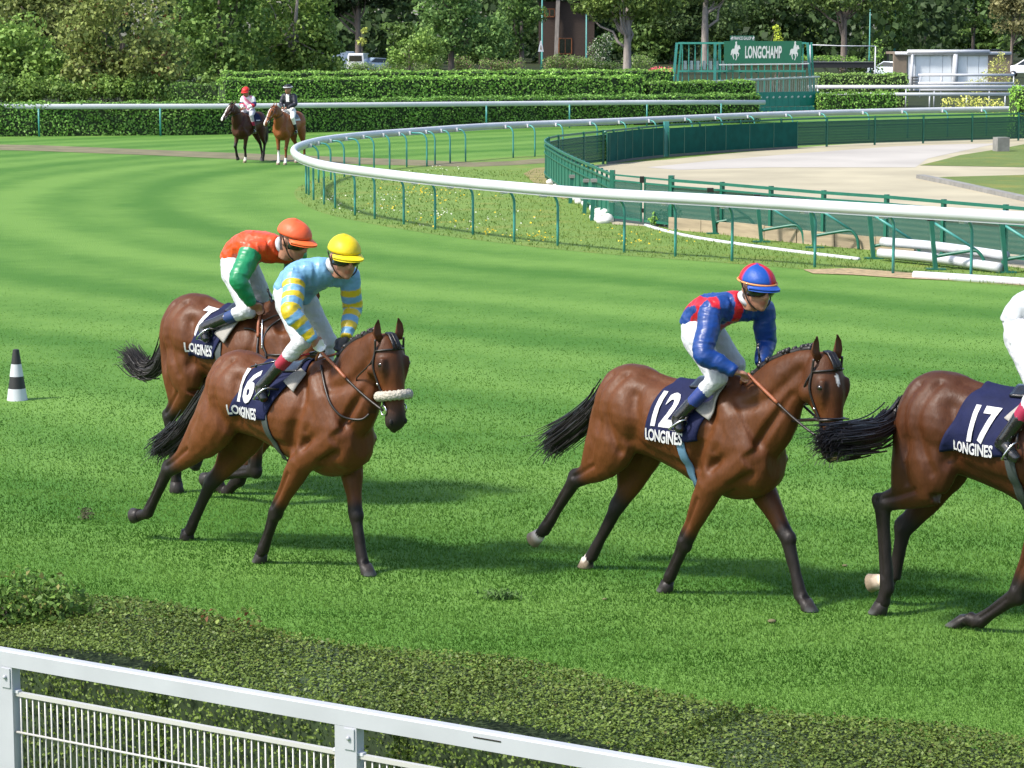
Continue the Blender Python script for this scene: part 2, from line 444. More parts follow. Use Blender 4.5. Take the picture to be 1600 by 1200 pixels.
# dandelions and daisies in the infield
def flowers(name, n, cols, spots, label, size=.05):
    xs_, ys_ = [], []
    for (px, py, sx, sy, k) in spots:
        for _ in range(int(n*k)):
            p = g(px + R.gauss(0, sx), py + R.gauss(0, sy)); xs_.append((p.x, p.y, R.uniform(.05, .11)))
    P = np.array(xs_ or [(0, 0, 0)]); 
    P = P if len(P) else np.array(xs_)
    keep = infield_mask(P[:, :2]); P = P[keep]
    V = leaf_polys(P, np.tile([0, -.5, 1.], (len(P), 1)), size, .25, 1.0)
    o = link(name, quads_mesh(name, V, 4, np.tile(cols, (len(P), 1))*NR.uniform(.8, 1.1, (len(P), 1)), M['leaf'])); o['kind'] = 'stuff'; o['label'] = label
flowers('dandelions', 80, (.75,.55,.04), [(650,303,28,5,.5),(690,312,30,10,.4),(760,367,10,3,.2),(840,374,18,3,.35),(1000,378,40,6,.35),(600,330,25,6,.2),(690,350,30,6,.2),(880,345,70,20,.3)], 'yellow dandelions in the infield grass', .045)
flowers('daisies', 70, (.75,.75,.62), [(600,313,40,4,.4),(690,267,30,4,.35),(690,338,14,3,.3),(520,318,10,3,.15),(760,345,60,15,.4),(560,330,30,5,.2)], 'white daisies in the infield grass', .04)
# ------------------------------------------------------------------ vegetation
def blob_points(blobs, dens, shell=.35):
    """leaf centres and outward normals over a set of ellipsoids (c, r3)"""
    C = []; Nn = []
    for c, r in blobs:
        c = np.array(c); r = np.array(r, float)
        area = 4*math.pi*((r[0]*r[1])**1.6/3 + (r[0]*r[2])**1.6/3 + (r[1]*r[2])**1.6/3)**(1/1.6)
        n = max(8, int(area*dens))
        d = nrm(NR.normal(0, 1, (n, 3)))
        k = 1 - shell*NR.uniform(0, 1, (n, 1))**1.5
        C.append(c + d*r*k); Nn.append(nrm(d/r))
    return np.concatenate(C), np.concatenate(Nn)
LEAFK = 2.1
def mixcol(n, a, b, p=None, c=None, pc=0.0):
    a = np.array(a)*LEAFK; b = np.array(b)*LEAFK
    t = NR.beta(2, 2, n)[:, None]
    col = np.array(a)*(1 - t) + np.array(b)*t
    if c is not None:
        k = NR.uniform(0, 1, n) < pc
        col[k] = np.array(c)*NR.uniform(.7, 1.2, (k.sum(), 1))
    return col*NR.uniform(.75, 1.25, (n, 1))
def limb_tube(mb, a, b, r0, r1, wob=.12):
    a = Vector(a); b = Vector(b); L = (b - a).length; pts = []
    for i in range(6):
        t = i/5; p = a.lerp(b, t)
        if 0 < i < 5: p += Vector((R.gauss(0, 1), R.gauss(0, 1), R.gauss(0, .5)))*L*wob*.3
        pts.append(p)
    mb.tube(pts, [r0 + (r1 - r0)*i/5 for i in range(6)], 7)
def crown_blobs(c, r, nsub, sub=.33, lo=-.5):
    """clumps over a crown ellipsoid"""
    out = [((c[0], c[1], c[2]), (r[0]*.62, r[1]*.62, r[2]*.66))]
    for i in range(nsub):
        for _ in range(20):
            d = Vector((R.gauss(0, 1), R.gauss(0, 1), R.gauss(0, 1))).normalized()
            if d.z > lo: break
        k = R.uniform(.62, .95); q = sub*R.uniform(.6, 1.35)
        out.append(((c[0] + d.x*r[0]*k, c[1] + d.y*r[1]*k, c[2] + d.z*r[2]*k), (r[0]*q, r[1]*q, r[2]*q*R.uniform(.6, .9))))
    return out
def tree(name, label, cat, base, crown, cols, leaf=.24, dens=10, trunk=.22, nsub=26, bark='bark', group=None, trunk_top=None, lean=(0, 0), accent=None, pa=0.0, kids=True):
    """crown = list of (dx, dy, z, rx, ry, rz) ellipsoids relative to the base"""
    base = Vector(base)
    root = empty(name, base, 0, label, cat, group)
    C = []; Nn = []
    for (dx, dy, z, rx, ry, rz) in crown:
        bl = crown_blobs((dx, dy, z), (rx, ry, rz), nsub)
        c, n_ = blob_points(bl, dens*.78)
        C.append(c); Nn.append(n_)
    C = np.concatenate(C); Nn = np.concatenate(Nn)
    k = C[:, 2] > .05; C, Nn = C[k], Nn[k]
    V = leaf_polys(C, Nn, leaf*1.34, .5, .66)
    link('crown', quads_mesh('crown', V, 4, mixcol(len(C), cols[0], cols[1], None, accent, pa), M['leaf']), root)
    if trunk:
        mb = MB(); tt = trunk_top or max(c[2] for c in crown)
        top = Vector((lean[0], lean[1], tt))
        mb.tube([(0,0,-.1),(0,0,.05*tt),(lean[0]*.3,lean[1]*.3,.4*tt),(lean[0]*.7,lean[1]*.7,.75*tt),top], [trunk*1.35,trunk*1.05,trunk*.9,trunk*.7,trunk*.4], 10)
        for (dx, dy, z, rx, ry, rz) in crown:
            for j in range(3):
                f = R.uniform(.35, .8)
                limb_tube(mb, (lean[0]*f, lean[1]*f, tt*f), (dx + R.uniform(-.6,.6)*rx, dy + R.uniform(-.6,.6)*ry, z + R.uniform(-.2,.5)*rz), trunk*.4, trunk*.12)
        mb.build('trunk', M[bark], root)
    return root
def hedge(label, line, width, height, cols, leaf=.09, dens=160, z0=0.0, ends=True, group=None, name='hedge', off=None, rough=.035, only_front=False, accent=None, pa=0.0, front_dens=None):
    """clipped hedge along a polyline (its front foot), width to the left of the line's direction"""
    P = [Vector((p.x, p.y, 0)) for p in line]
    o0 = P[0].copy(); root = empty(name, o0, 0, label, 'hedge', group)
    C = []; Nn = []; mb = MB()
    if leaf > .05:
        dens *= 1.9; cols = (np.array(cols[0])*1.25, np.array(cols[1])*1.3)
    for a, b in zip(P[:-1], P[1:]):
        t = (b - a); L = t.length; t.normalize(); n = Vector((-t.y, t.x, 0))      # n points away from the viewer
        T = np.array(t); N_ = np.array(n); A = np.array(a - o0)
        def face(cnt, orig, u, v, nn):
            s = NR.uniform(0, 1, (cnt, 2))
            p = orig + s[:, :1]*u + s[:, 1:]*v
            jit = NR.normal(0, rough, (cnt, 1)) + .04*np.sin(p[:, :1]*3.1 + p[:, 2:]*4)
            C.append(p + nn*jit); Nn.append(np.tile(nn, (cnt, 1)))
        Z = np.array([0, 0, 1.0])
        face(int(L*height*(front_dens or dens)), A + Z*z0, T*L, Z*height, -N_)
        face(int(L*width*dens), A + Z*(z0 + height), T*L, N_*width, Z)
        face(int(L*height*dens*.4), A + N_*width + Z*z0, T*L, Z*height, N_)
        if ends:
            face(int(width*height*dens), A + Z*z0, N_*width, Z*height, -T)
            face(int(width*height*dens), A + T*L + Z*z0, N_*width, Z*height, T)
        ins = .07 if leaf > .05 else .04
        c = (Vector(a) + Vector(b))/2 - o0 + n*(width/2); c.z = z0 + (height - ins)/2
        rz = math.atan2(t.y, t.x)
        mb.box(c, (L, width - 2*ins, height - ins), rz)
    C = np.concatenate(C); Nn = np.concatenate(Nn)
    V = leaf_polys(C, Nn, leaf, .42, .66)
    o = link('leaves', quads_mesh('leaves', V, 4, mixcol(len(C), cols[0], cols[1], None, accent, pa), M['hedge_leaf']), root); o['kind'] = 'stuff'
    mb.build('branches', M['core'], root, smooth=False)
    return root
def shrub(name, label, cat, base, blobs, cols, leaf=.12, dens=30, group=None, accent=None, pa=0.0, stems=True):
    base = Vector(base); root = empty(name, base, 0, label, cat, group)
    C, Nn = blob_points([((b[0], b[1], b[2]), (b[3], b[4], b[5])) for b in blobs], dens, .6)
    k = C[:, 2] > .0; C, Nn = C[k], Nn[k]
    V = leaf_polys(C, Nn, leaf, .8, .55)
    link('foliage', quads_mesh('foliage', V, 4, mixcol(len(C), cols[0], cols[1], None, accent, pa), M['leaf']), root)
    if stems:
        mb = MB()
        for b in blobs[:8]:
            for _ in range(2): limb_tube(mb, (b[0]*.3, b[1]*.3, -.02), (b[0] + R.uniform(-.4,.4)*b[3], b[1], b[2] + .3*b[5]), .03, .008)
        mb.build('stem', M['bark'], root)
    return root

# --- clipped hedges across the course
GRN = ((.040,.085,.014), (.105,.185,.035))
hb = [g(-70, 214), g(300, 211), g(560, 205), g(860, 198), g(1100, 193.5), g(1187, 192)]
hedge('long low clipped hedge behind the far white rail', hb, 1.2, 1.28, ((.030,.070,.012),(.085,.155,.030)), .11, 110)
h2 = [g(354, 196), g(700, 191), g(1006, 187)]
hedge('tall clipped hedge standing behind the two waiting riders', h2, 1.3, 2.02, ((.045,.095,.014),(.12,.21,.04)), .12, 95)
h2b = [g(1019, 187), g(1100, 185), g(1180, 183)]
hedge('short tall hedge block in front of the starting gate', h2b, 1.1, 1.72, GRN, .12, 95, accent=(.5,.5,.45), pa=.01)
h3 = [g(357, 182), g(700, 178), g(1052, 174)]
hedge('narrow hedge line rising behind the tall clipped hedge', h3, 1.4, 2.12, ((.05,.10,.016),(.13,.22,.045)), .13, 60)
hedge('dark square hedge at the foot of the left trees', [g(268, 184), g(352, 184)], 1.5, 1.6, ((.025,.05,.010),(.065,.115,.022)), .13, 70)
hedge('clipped hedge between the starting gate and the white pavilion', [g(1276, 166), g(1418, 166)], 1.6, 1.75, ((.055,.10,.022),(.13,.20,.05)), .13, 70)
hedge('low hedge under the lower white rails', [g(1284, 176), g(1400, 175)], 1.2, .95, GRN, .13, 80)
hedge('bright green hedge end at the right edge', [g(1588, 216), g(1640, 216)], 1.5, 1.9, ((.07,.15,.02),(.17,.30,.05)), .11, 110)

# --- foreground hedge behind the spectators' fence
front = [g(x, y, .95) for x, y in [(-160,976),(240,1044),(620,1112),(1000,1176),(1350,1238),(1750,1305)]]
front = [Vector((p.x, p.y, 0)) for p in front]
hedge('wide clipped hedge between the white spectator fence and the turf', front, 1.02, .95, ((.032,.052,.009),(.072,.100,.019)), .0205, 8600, rough=.008, front_dens=3000, accent=(.10,.10,.025), pa=.03)
_hn = (front[4] - front[1]).normalized(); _hn = Vector((-_hn.y, _hn.x, 0))
shrub('leafy_shrub', 'taller leafy shrub growing past the hedge at the left edge', 'shrub', (g(40, 1000, .9).x, g(40, 1000, .9).y, 0),
      [(-.35,.35,.84,.28,.25,.34),(-.1,.35,.90,.26,.25,.32),(.12,.32,.86,.22,.22,.32),(.30,.28,.76,.18,.2,.28),(-.6,.35,.82,.3,.25,.3)], ((.022,.048,.008),(.085,.14,.028)), .042, 1700, accent=(.28,.26,.08), pa=.06)
k = 0
for (px, py, w, lab) in [(275,975,.13,'small leafy weed standing up behind the hedge near the shrub'),(325,985,.12,'low reddish weed at the back edge of the hedge'),(385,985,.1,'thin weed sprig right of the reddish weed on the hedge'),(185,975,.12,'weed tuft between the leafy shrub and the hedge corner')]:
    p = g(px, py + 18, .85)
    shrub('weed', lab, 'weed', (p.x, p.y, .70), [(0,0,.18,w,w,.16),(w*.8,0,.1,w*.8,w*.7,.12)], ((.06,.10,.02),(.15,.19,.05)), .035, 900, 'weeds along the hedge', accent=(.22,.09,.04), pa=.25 if 'reddish' in lab else .05)

# --- trees
L1 = ((.050,.095,.018),(.15,.225,.05)); L2 = ((.065,.088,.022),(.145,.170,.048)); DK = ((.022,.050,.012),(.075,.125,.028)); MD = ((.035,.075,.016),(.115,.175,.04))
def tb(px, y): p = g(px, y); return (p.x, p.y, 0)
u = lambda y: 1/ppm(y)
tree('tree', 'light green bushy tree at the far left edge', 'tree', tb(50,160), [(-.4,0,2.5,2.7,2.0,2.4),(1.2,-.6,1.7,2.0,1.5,1.8),(-2,0,2.2,2,1.6,2.1)], L1, .22, 17, .16)
tree('tree', 'tree with reddish tips between the left edge trees and the dark ones', 'tree', tb(195,163), [(0,0,3.6,3.3,2.4,3.6),(1.4,-.4,1.9,2.4,1.7,1.9),(-1.4,-.5,1.6,2.0,1.4,1.7)], L2, .20, 17, .2, accent=(.16,.085,.035), pa=.06)
tree('tree', 'olive tree behind and left of the reddish tree', 'tree', tb(80,138), [(0,0,5,4.2,3,4.6),(3.0,0,5.8,3.8,2.6,4.2),(-3.5,0,5,3,2.6,4)], ((.06,.085,.022),(.14,.16,.05)), .26, 11, .3)
tree('tree', 'dense mid green tree behind the dark square hedge', 'tree', tb(345,155), [(0,0,3.6,2.9,2.3,3.3),(.6,-.4,1.7,2.3,1.5,1.7),(-.2,0,6.4,3.0,2.2,2.4)], MD, .22, 15, .2)
tree('tree', 'rounded green tree with a leaning pale stem behind the tall hedge', 'tree', tb(455,152), [(.2,0,3.4,2.8,2.3,3.0),(-.3,0,6.2,2.9,2.4,2.6),(1.7,-.3,2.2,1.8,1.4,2.1),(-1.4,0,2,2,1.5,2)], ((.045,.085,.018),(.14,.20,.045)), .22, 15, .2, bark='bark_pale', lean=(.6,-1.5))
tree('tree', 'tall dark tree above the parked vans', 'tree', tb(560,104), [(-1,0,9,5,4,3.6),(3.4,1,10,4.5,4,4.4),(-5,1,8,4,3.5,4.6)], ((.008,.016,.006),(.022,.036,.013)), .36, 8, .4, trunk_top=8)
tree('young_tree', 'slender sapling with yellow leaves beside the white van', 'tree', tb(566,112), [(0,0,3.1,.5,.5,.7),(.2,0,4.2,.35,.35,.5)], ((.16,.19,.04),(.32,.34,.08)), .2, 26, .04, nsub=8, trunk_top=4.4)
tree('tree', 'broad bright tree left of the brown house', 'tree', tb(705,118), [(-1.4,0,3.2,2.5,2.2,2.8),(1.5,0,4.2,2.8,2.4,3.4),(-.4,0,6.4,3.0,2.6,2.4),(3.6,.3,3.2,2.2,2,2.6)], ((.035,.080,.022),(.125,.195,.055)), .27, 11, .3)
tree('tree', 'low spreading green tree over the flower border', 'tree', tb(640,120), [(0,0,1.9,1.9,1.5,1.6),(1.6,0,2.8,1.6,1.4,1.7)], L1, .25, 13, .12)
tree('tree', 'shaded tree with drooping branches next to the brown house', 'tree', tb(815,112), [(0,0,5.2,2.5,2.2,3.4),(-1.2,0,2.8,1.8,1.5,1.8)], DK, .28, 11, .3)
tree('tree', 'tree with a thick grey trunk left of the starting gate', 'tree', tb(980,116), [(-.8,0,6.6,3.4,2.6,2.6),(2.2,.5,7,3,2.6,3),(-2.8,1,6.4,2.6,2,2.2)], ((.035,.065,.016),(.125,.17,.04)), .3, 9, .42, bark='bark_pale', trunk_top=6.5)
tree('tree', 'dark wide tree between the grey trunk and the starting gate', 'tree', tb(1050,100), [(0,0,4.6,4.6,3,4.4),(4.4,0,6,4,3,4.6),(-1,0,9,4,3,3)], ((.018,.036,.012),(.055,.085,.026)), .34, 8, .35)
tree('tree', 'tree with a straight trunk rising above the gate frame', 'tree', tb(1101,104), [(0,0,9.2,4.2,3,3.0),(3,1,9.5,3,2.6,2.8)], ((.02,.04,.012),(.075,.105,.03)), .34, 8, .48, bark='bark_pale', trunk_top=9)
tree('tree', 'tree with a brown trunk behind the white line right of the gate', 'tree', tb(1318,112), [(0,0,7.6,3.6,2.8,2.6),(3.2,.8,8,3,2.6,3),(-3,.8,7.6,3,2.4,2.6)], ((.025,.05,.014),(.095,.135,.035)), .3, 8, .36, trunk_top=7)
tree('tree', 'dark tree directly behind the big green sign', 'tree', tb(1210,98), [(0,0,5,4,3,4.6),(2.5,0,8.6,4,3,3.6)], ((.018,.04,.012),(.06,.095,.026)), .34, 8, .3)
tree('tree', 'leafy tree behind the two teal poles', 'tree', tb(1385,98), [(0,0,6.4,3.4,3,3.8),(-.5,0,3.0,2.6,2.2,2.2)], MD, .34, 8, .3)
tree('tree', 'bluish green tree above the dark parked cars', 'tree', tb(1445,90), [(0,0,6.6,4,3.4,3.4),(2,1,9,4,3,4)], ((.03,.07,.025),(.10,.16,.06)), .36, 8, .3, trunk_top=6)
tree('tree', 'dark tree between the pavilion cars and the right edge tree', 'tree', tb(1520,88), [(0,0,7.2,4.2,3.4,3.6),(-1,1,10,4,3,3)], DK, .38, 8, .3, trunk_top=6)
tree('tree', 'brownish drooping tree at the upper right corner', 'tree', tb(1580,102), [(0,0,6.0,3.0,2.6,3.4),(.8,.4,9,3,2.6,2.6),(2.2,0,4.4,1.8,1.6,2.4)], ((.07,.07,.03),(.17,.16,.07)), .3, 10, .2, trunk_top=5)

US = [(40,140,2.4,3.4,'dark undergrowth bush behind the far left trees'),(150,138,2.6,3.8,'undergrowth bush between the reddish tree and the edge'),(255,140,2.6,3.6,'undergrowth bush behind the dark square hedge'),(330,136,2.6,4.2,'tall bush behind the mid green tree'),(420,138,2.5,4.0,'bush to the left of the leaning pale stem'),(505,136,1.4,2.2,'low bush at the right end of the left tree group'),
      (650,108,3.6,4.6,'big bush behind the spreading tree'),(760,106,3.2,5.0,'dark bush between the bright tree and the brown house'),(1010,100,4,6.5,'dark bush right of the grey trunk'),(1150,96,4.6,6.0,'dark bush behind the small course sign'),(1270,96,4,5.5,'dark bush at the right end of the big sign'),(1480,84,6,6,'dark bush behind the row of parked cars'),(1400,86,5,6.5,'dark bush between the two poles and the cars'),(1560,84,6,6.5,'dark bush behind the cars at the right edge'),(1620,86,6,7,'dark bush at the far right behind the white car')]
for (px, yb, w, h, lab) in US:
    tree('bush', lab, 'bush', tb(px, yb), [(0,0,h*.45,w,w*.7,h*.5),(R.uniform(-.4,.4)*w,.3,h*.75,w*.8,w*.6,h*.42),(R.uniform(-.5,.5)*w,-.3,h*.25,w*.8,w*.6,h*.3)], ((.020,.042,.011),(.075,.12,.026)), 5.5/ppm(yb), 14 if yb > 125 else 8, 0, 14, group='bushes filling the gaps between the trees')
for i, (px, h) in enumerate([(-15,1.9),(28,1.5),(70,1.8),(112,1.4),(150,1.7),(188,1.5),(228,1.7),(262,1.2)]):
    bl = [(R.uniform(-1,1), R.uniform(-.3,.3), h*R.uniform(.3,.7), R.uniform(.6,.9), .6, h*R.uniform(.3,.45)) for _ in range(7)]
    lab = ['leafy bush at the very left edge behind the rail','light bush at the foot of the left edge tree','bush right of the left edge tree foot','low bush under the left side of the reddish tree','bush under the middle of the reddish tree','low bush right of the reddish tree foot','bush left of the dark square hedge','small bush touching the dark square hedge'][i]
    shrub('bush', lab, 'bush', tb(px, 164), bl, L1 if i % 3 else MD, .22, 30, 'bushes under the left trees')
# woodland behind everything: reads as one dark mass
C = []; Nn = []; bl = []
for i in range(120):
    d = R.uniform(330, 430); x = R.uniform(-130, 130)*d/400*1.1
    hgt = R.uniform(12, 26)
    bl += [((x, d, hgt*.6), (R.uniform(5, 8), R.uniform(4, 6), hgt*.42)), ((x + R.uniform(-3,3), d - 2, hgt*.22), (R.uniform(4,7), 4, hgt*.26))]
C, Nn = blob_points(bl, 1.0, .5)
k = C[:, 2] > 0; C, Nn = C[k], Nn[k]
wood = link('woodland', quads_mesh('woodland', leaf_polys(C, Nn, 1.0, .6, .8), 4, mixcol(len(C), (.012,.026,.010), (.045,.075,.024)), M['leaf'])); wood['kind'] = 'stuff'; wood['label'] = 'dark woodland closing the view beyond the trees'

# --- border of flowering shrubs in front of the vans and the house
BD = ((.06,.11,.025),(.17,.24,.07)); PK = (.34,.20,.18)
lx = [(520,118,1.6,'low green shrub below the parked vans'),(575,117,1.5,'spreading green shrub left of the pale blossom shrub'),(625,116,1.6,'leafy shrub with pale seed heads under the spreading tree'),(680,116,2.5,'tall wispy shrub with pale blossom'),(735,115,1.9,'shrub with pinkish heads below the bright tree'),(790,115,1.8,'pink flowering shrub left of the triangular sign'),(868,114,2.2,'pinkish grey shrub right of the triangular sign'),(905,114,2.0,'green shrub with white blossoms under the teal pole'),(945,114,1.4,'round dark green shrub below the white blossom bush'),(1000,114,2.3,'shrub with white heads left of the gate frame')]
for (px, y, h, lab) in lx:
    w = 2.0
    bl = [(R.uniform(-w, w)*.8, R.uniform(-.4,.4), h*R.uniform(.25,.6), R.uniform(.5,.95), .6, h*R.uniform(.25,.42)) for _ in range(9)]
    shrub('border_shrub', lab, 'shrub', tb(px, y), bl, BD if 'dark' not in lab else DK, .17, 34, 'shrubs in the flower border', accent=PK if 'pink' in lab else (.42,.42,.32), pa=.22 if 'pink' in lab else .12)
shrub('blossom_bush', 'tall bush covered in white flowers beside the teal pole', 'bush', tb(938,108), [(0,0,1.2,1.1,.8,1.0),(.3,0,2.6,1.3,.9,1.3),(-.6,0,2.0,1.0,.8,1.1),(.8,0,3.4,.8,.7,.8)], ((.03,.07,.02),(.08,.13,.04)), .22, 26, accent=(.6,.62,.5), pa=.3)
shrub('flower_bed', 'bed of bright pink flowers left of the gate frame', 'flower bed', tb(1035,123), [(-.3,0,.8,.7,.5,.3),(.5,0,.75,.6,.5,.3),(-.9,0,.7,.4,.4,.25)], ((.45,.07,.10),(.62,.16,.18)), .12, 60)
shrub('variegated_shrub', 'low yellow leaved shrub under the white rails', 'shrub', tb(1520,176), [(-1.1,0,.4,.6,.5,.45),(-.3,0,.45,.6,.5,.5),(.5,0,.4,.6,.5,.45),(1.2,0,.35,.5,.4,.4)], ((.22,.24,.05),(.50,.46,.14)), .12, 60)
shrub('variegated_shrub', 'tall yellow green shrub in front of the pavilion end', 'shrub', tb(1552,150), [(0,0,1.0,1.1,.7,.8),(.3,0,1.9,.7,.5,.7),(.4,0,2.5,.35,.3,.4),(-1.2,0,.6,.9,.6,.5),(1.0,0,.7,.7,.6,.6)], ((.16,.18,.05),(.36,.35,.12)), .15, 40)
shrub('vine_arch', 'leafy climber hanging over the dark canopy', 'climber', tb(1345,150), [(-.3,0,1.9,1.3,.6,.6),(.6,0,1.6,.9,.6,.7),(1.0,0,2.8,.5,.4,.9),(-1.6,0,2.4,1.5,.5,.25),(-3.4,0,2.45,1.4,.5,.18),(.4,0,.9,.8,.5,.6)], ((.05,.11,.02),(.16,.25,.05)), .16, 45)
shrub('sapling', 'bright yellow green shoots rising above the green sign', 'shrub', tb(1214,150), [(0,0,3.6,.35,.3,.55),(-.1,0,4.3,.25,.2,.3),(.15,0,2.6,.2,.2,.6)], ((.22,.27,.03),(.40,.44,.06)), .16, 70)
shrub('weed_clump', 'leafy green weeds at the foot of the mesh gate', 'weeds', tb(1036,354), [(0,0,.2,.28,.2,.16),(.22,0,.3,.2,.15,.14),(-.15,0,.12,.2,.15,.1)], ((.05,.12,.02),(.15,.26,.05)), .09, 260)
# ------------------------------------------------------------------ rails, fences, buildings, vehicles
Z = Vector((0, 0, 1))
def obround(n=14, w=.085, h=.10):
    return [(w*math.cos(2*math.pi*i/n), h*math.sin(2*math.pi*i/n)) for i in range(n)]
def sweep(mb, pts, prof, m=0):
    rg = []; k = len(pts)
    for i, p in enumerate(pts):
        t = (pts[min(i+1, k-1)] - pts[max(i-1, 0)]); t.z = 0; t.normalize(); n = Vector((-t.y, t.x, 0))
        rg.append([p + n*a + Z*b for a, b in prof])
    return mb.rings(rg, True, m)

# --- the white running rail that loops round the bend
o0 = g(800, 376); rail_root = empty('running_rail', o0, 0, 'long white plastic running rail looping round the bend on green posts', 'rail')
mb = MB(); sweep(mb, RAILC, obround())
mb.build('rail_tube', M['white_plastic'], rail_root, off=o0)
mb = MB()
sweep(mb, [p + Vector((0,0,-.095)) for p in RAILC], [(-.03,-.025),(.03,-.025),(.03,.02),(-.03,.02)])
mb.build('rail_channel', M['grey_rail'], rail_root, off=o0, smooth=False)
near_px = [(1655,452),(1517,438),(1375.6,430.3),(1254.7,420),(1143.7,408.4),(1042.6,402.7),(957.3,397),(871.5,385),(803.6,378.4),(739,367),(680,359),(631,351),(585.6,342.7),(554.7,337.3),(523.7,326),(506.5,320),(490,313),(482.5,305),(478.5,303)]
far_px = [(498,286),(517,281.5),(538,276.5),(562,272),(584.5,268),(609,264),(635.5,261.5),(667,260.3),(700,258),(738,256),(774,254),(819,247.5),(862,246),(908,244),(957,241),(1004,238.5),(1059,236),(1111,232.5),(1166,230),(1220,227.5),(1278,224.5),(1334,222.5),(1399,220),(1464,218.5),(1524,217),(1584,216),(1650,215)]
def nearest_on(p, line):
    best = None
    for a, b in zip(line[:-1], line[1:]):
        d = b - a; t = max(0, min(1, (Vector((p.x-a.x, p.y-a.y, 0)).dot(Vector((d.x, d.y, 0))))/(d.x*d.x+d.y*d.y+1e-9)))
        q = a + d*t; e = math.hypot(q.x-p.x, q.y-p.y)
        if best is None or e < best[0]: best = (e, q)
    return best[1]
for i, (px, py) in enumerate(near_px + far_px):
    b = g(px, py); q = nearest_on(b, RAILC); d = Vector((q.x-b.x, q.y-b.y, 0))
    if d.length > .8 or d.length < .25:
        dd = d.normalized() if d.length > .01 else Vector((-1, -.3, 0)).normalized()
        b = Vector((q.x, q.y, 0)) - dd*.42; d = dd*.42
    mb = MB(); h = RAIL_Z - .05; r = .26
    pts = [b + Z*-.05, b + Z*.3, b + Z*(h - r)]
    L = d.length; dn = d.normalized()
    for a in (22, 45, 68, 90):
        a = math.radians(a); pts.append(b + Z*(h - r + r*math.sin(a)) + dn*(r*.8*(1 - math.cos(a))))
    pts.append(b + Z*h + dn*(L - .07))
    mb.tube(pts, .026, 8)
    po = mb.build('post', M['teal_post'], rail_root, off=o0)
    mb = MB(); mb.box(b + Z*(h + .0) + dn*(L - .10), (.12, .10, .11), math.atan2(dn.y, dn.x)); mb.build('clamp', M['white_plastic'], po, smooth=False, off=o0)

# --- straight white rail in front of the hedge
def straight_rail(label, pts, bars, post_xy, z, r=.10, mat_='white_plastic', postm='white_paint', group=None, postr=.035, top=None):
    o = Vector((pts[0].x, pts[0].y, 0)); root = empty('white_rail', o, 0, label, 'rail', group)
    for k, bz in enumerate(bars):
        mb = MB(); sweep(mb, [Vector((p.x, p.y, z[i]*bz)) for i, p in enumerate(pts)], obround(12, r*.6, r)); mb.build('rail_bar', M[mat_], root, off=o)
    for (p, h) in post_xy:
        mb = MB(); mb.tube([p + Z*-.02, p + Z*h], postr, 8); mb.build('post', M[postm], root, off=o)
    return root
rb = [(-120,214.5),(0,213.2),(320,211.5),(640,204.8),(1000,197),(1195,194)]
rz = [1.17,1.17,1.15,1.10,1.03,.97]
RB = [g(x, y) for x, y in rb]
posts = [(g(x, y + .5), h) for x, y, h in [(1011,197,.95),(1127,195,.95),(890,199.5,1.0),(760,202.5,1.02),(60,213.5,1.1),(250,212.5,1.1)]]
posts = [(p + Vector((0,.18,0)), h) for p, h in posts]
straight_rail('long straight white rail in front of the low clipped hedge', RB, [1], posts, rz, .105, postm='teal_post')
# white rails at the upper right
def two_bar(label, x0, x1, yb, bars, pxs, mats='white_paint', r=.085):
    P = [g(x0, yb), g(x1, yb)]
    straight_rail(label, P, bars, [(g(x, yb), max(bars)-.02) for x in pxs], [1, 1], r, group='white rails at the upper right')
two_bar('upper long white rail starting behind the starting gate', 1262, 1640, 170, [1.17], [1277,1415,1640], r=.10)
two_bar('lower long white rail with thick white posts', 1282, 1592, 172, [.83], [1452,1510,1570], r=.09)
two_bar('short white rail bar joining the long rail by the pavilion', 1437, 1640, 169, [1.02], [1459,1545], r=.10)
two_bar('double white rail in front of the pavilion', 1434, 1583, 152, [1.40,.88], [1437,1470,1583], r=.085)

# --- green mesh fence round the sand track
FZ = 1.06
def meshmat():
    m = bpy.data.materials.new('windbreak_mesh'); m.use_nodes = True; N = m.node_tree.nodes; L = m.node_tree.links; b = N['Principled BSDF']
    b.inputs['Base Color'].default_value = (.014,.085,.062,1); b.inputs['Roughness'].default_value = .7
    t = N.new('ShaderNodeBsdfTransparent'); t.inputs[0].default_value = (.80,.9,.86,1)
    ms = N.new('ShaderNodeMixShader')
    tc = N.new('ShaderNodeTexCoord'); sx = N.new('ShaderNodeSeparateXYZ'); L.new(tc.outputs['Object'], sx.inputs[0])
    w = N.new('ShaderNodeMath'); w.operation = 'SINE'; k = N.new('ShaderNodeMath'); k.operation = 'MULTIPLY'; k.inputs[1].default_value = 62
    L.new(sx.outputs[2], k.inputs[0]); L.new(k.outputs[0], w.inputs[0])
    mr = N.new('ShaderNodeMapRange'); mr.inputs[1].default_value = -1; mr.inputs[2].default_value = 1; mr.inputs[3].default_value = .58; mr.inputs[4].default_value = .74
    L.new(w.outputs[0], mr.inputs[0]); L.new(mr.outputs[0], ms.inputs[0])
    L.new(t.outputs[0], ms.inputs[1]); L.new(b.outputs[0], ms.inputs[2]); L.new(ms.outputs[0], N['Material Output'].inputs[0])
    return m
M['mesh'] = meshmat()
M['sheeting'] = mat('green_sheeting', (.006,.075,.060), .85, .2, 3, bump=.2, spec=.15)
M['sheeting_lit'] = mat('sunlit_tint_sheeting', (.010,.12,.080), .5, .15, 3, bump=.2)  # lighter copy of the sheeting; sunlight on this face is put into the colour
far_f = [(1660,174.5),(1560,177),(1400,180.5),(1250,184.5),(1150,188.5),(1050,193.5),(960,202),(900,207.5),(872,211),(858,214)]
def topxy(x, y, z=FZ): p = g(x, y, z); return Vector((p.x, p.y, 0))
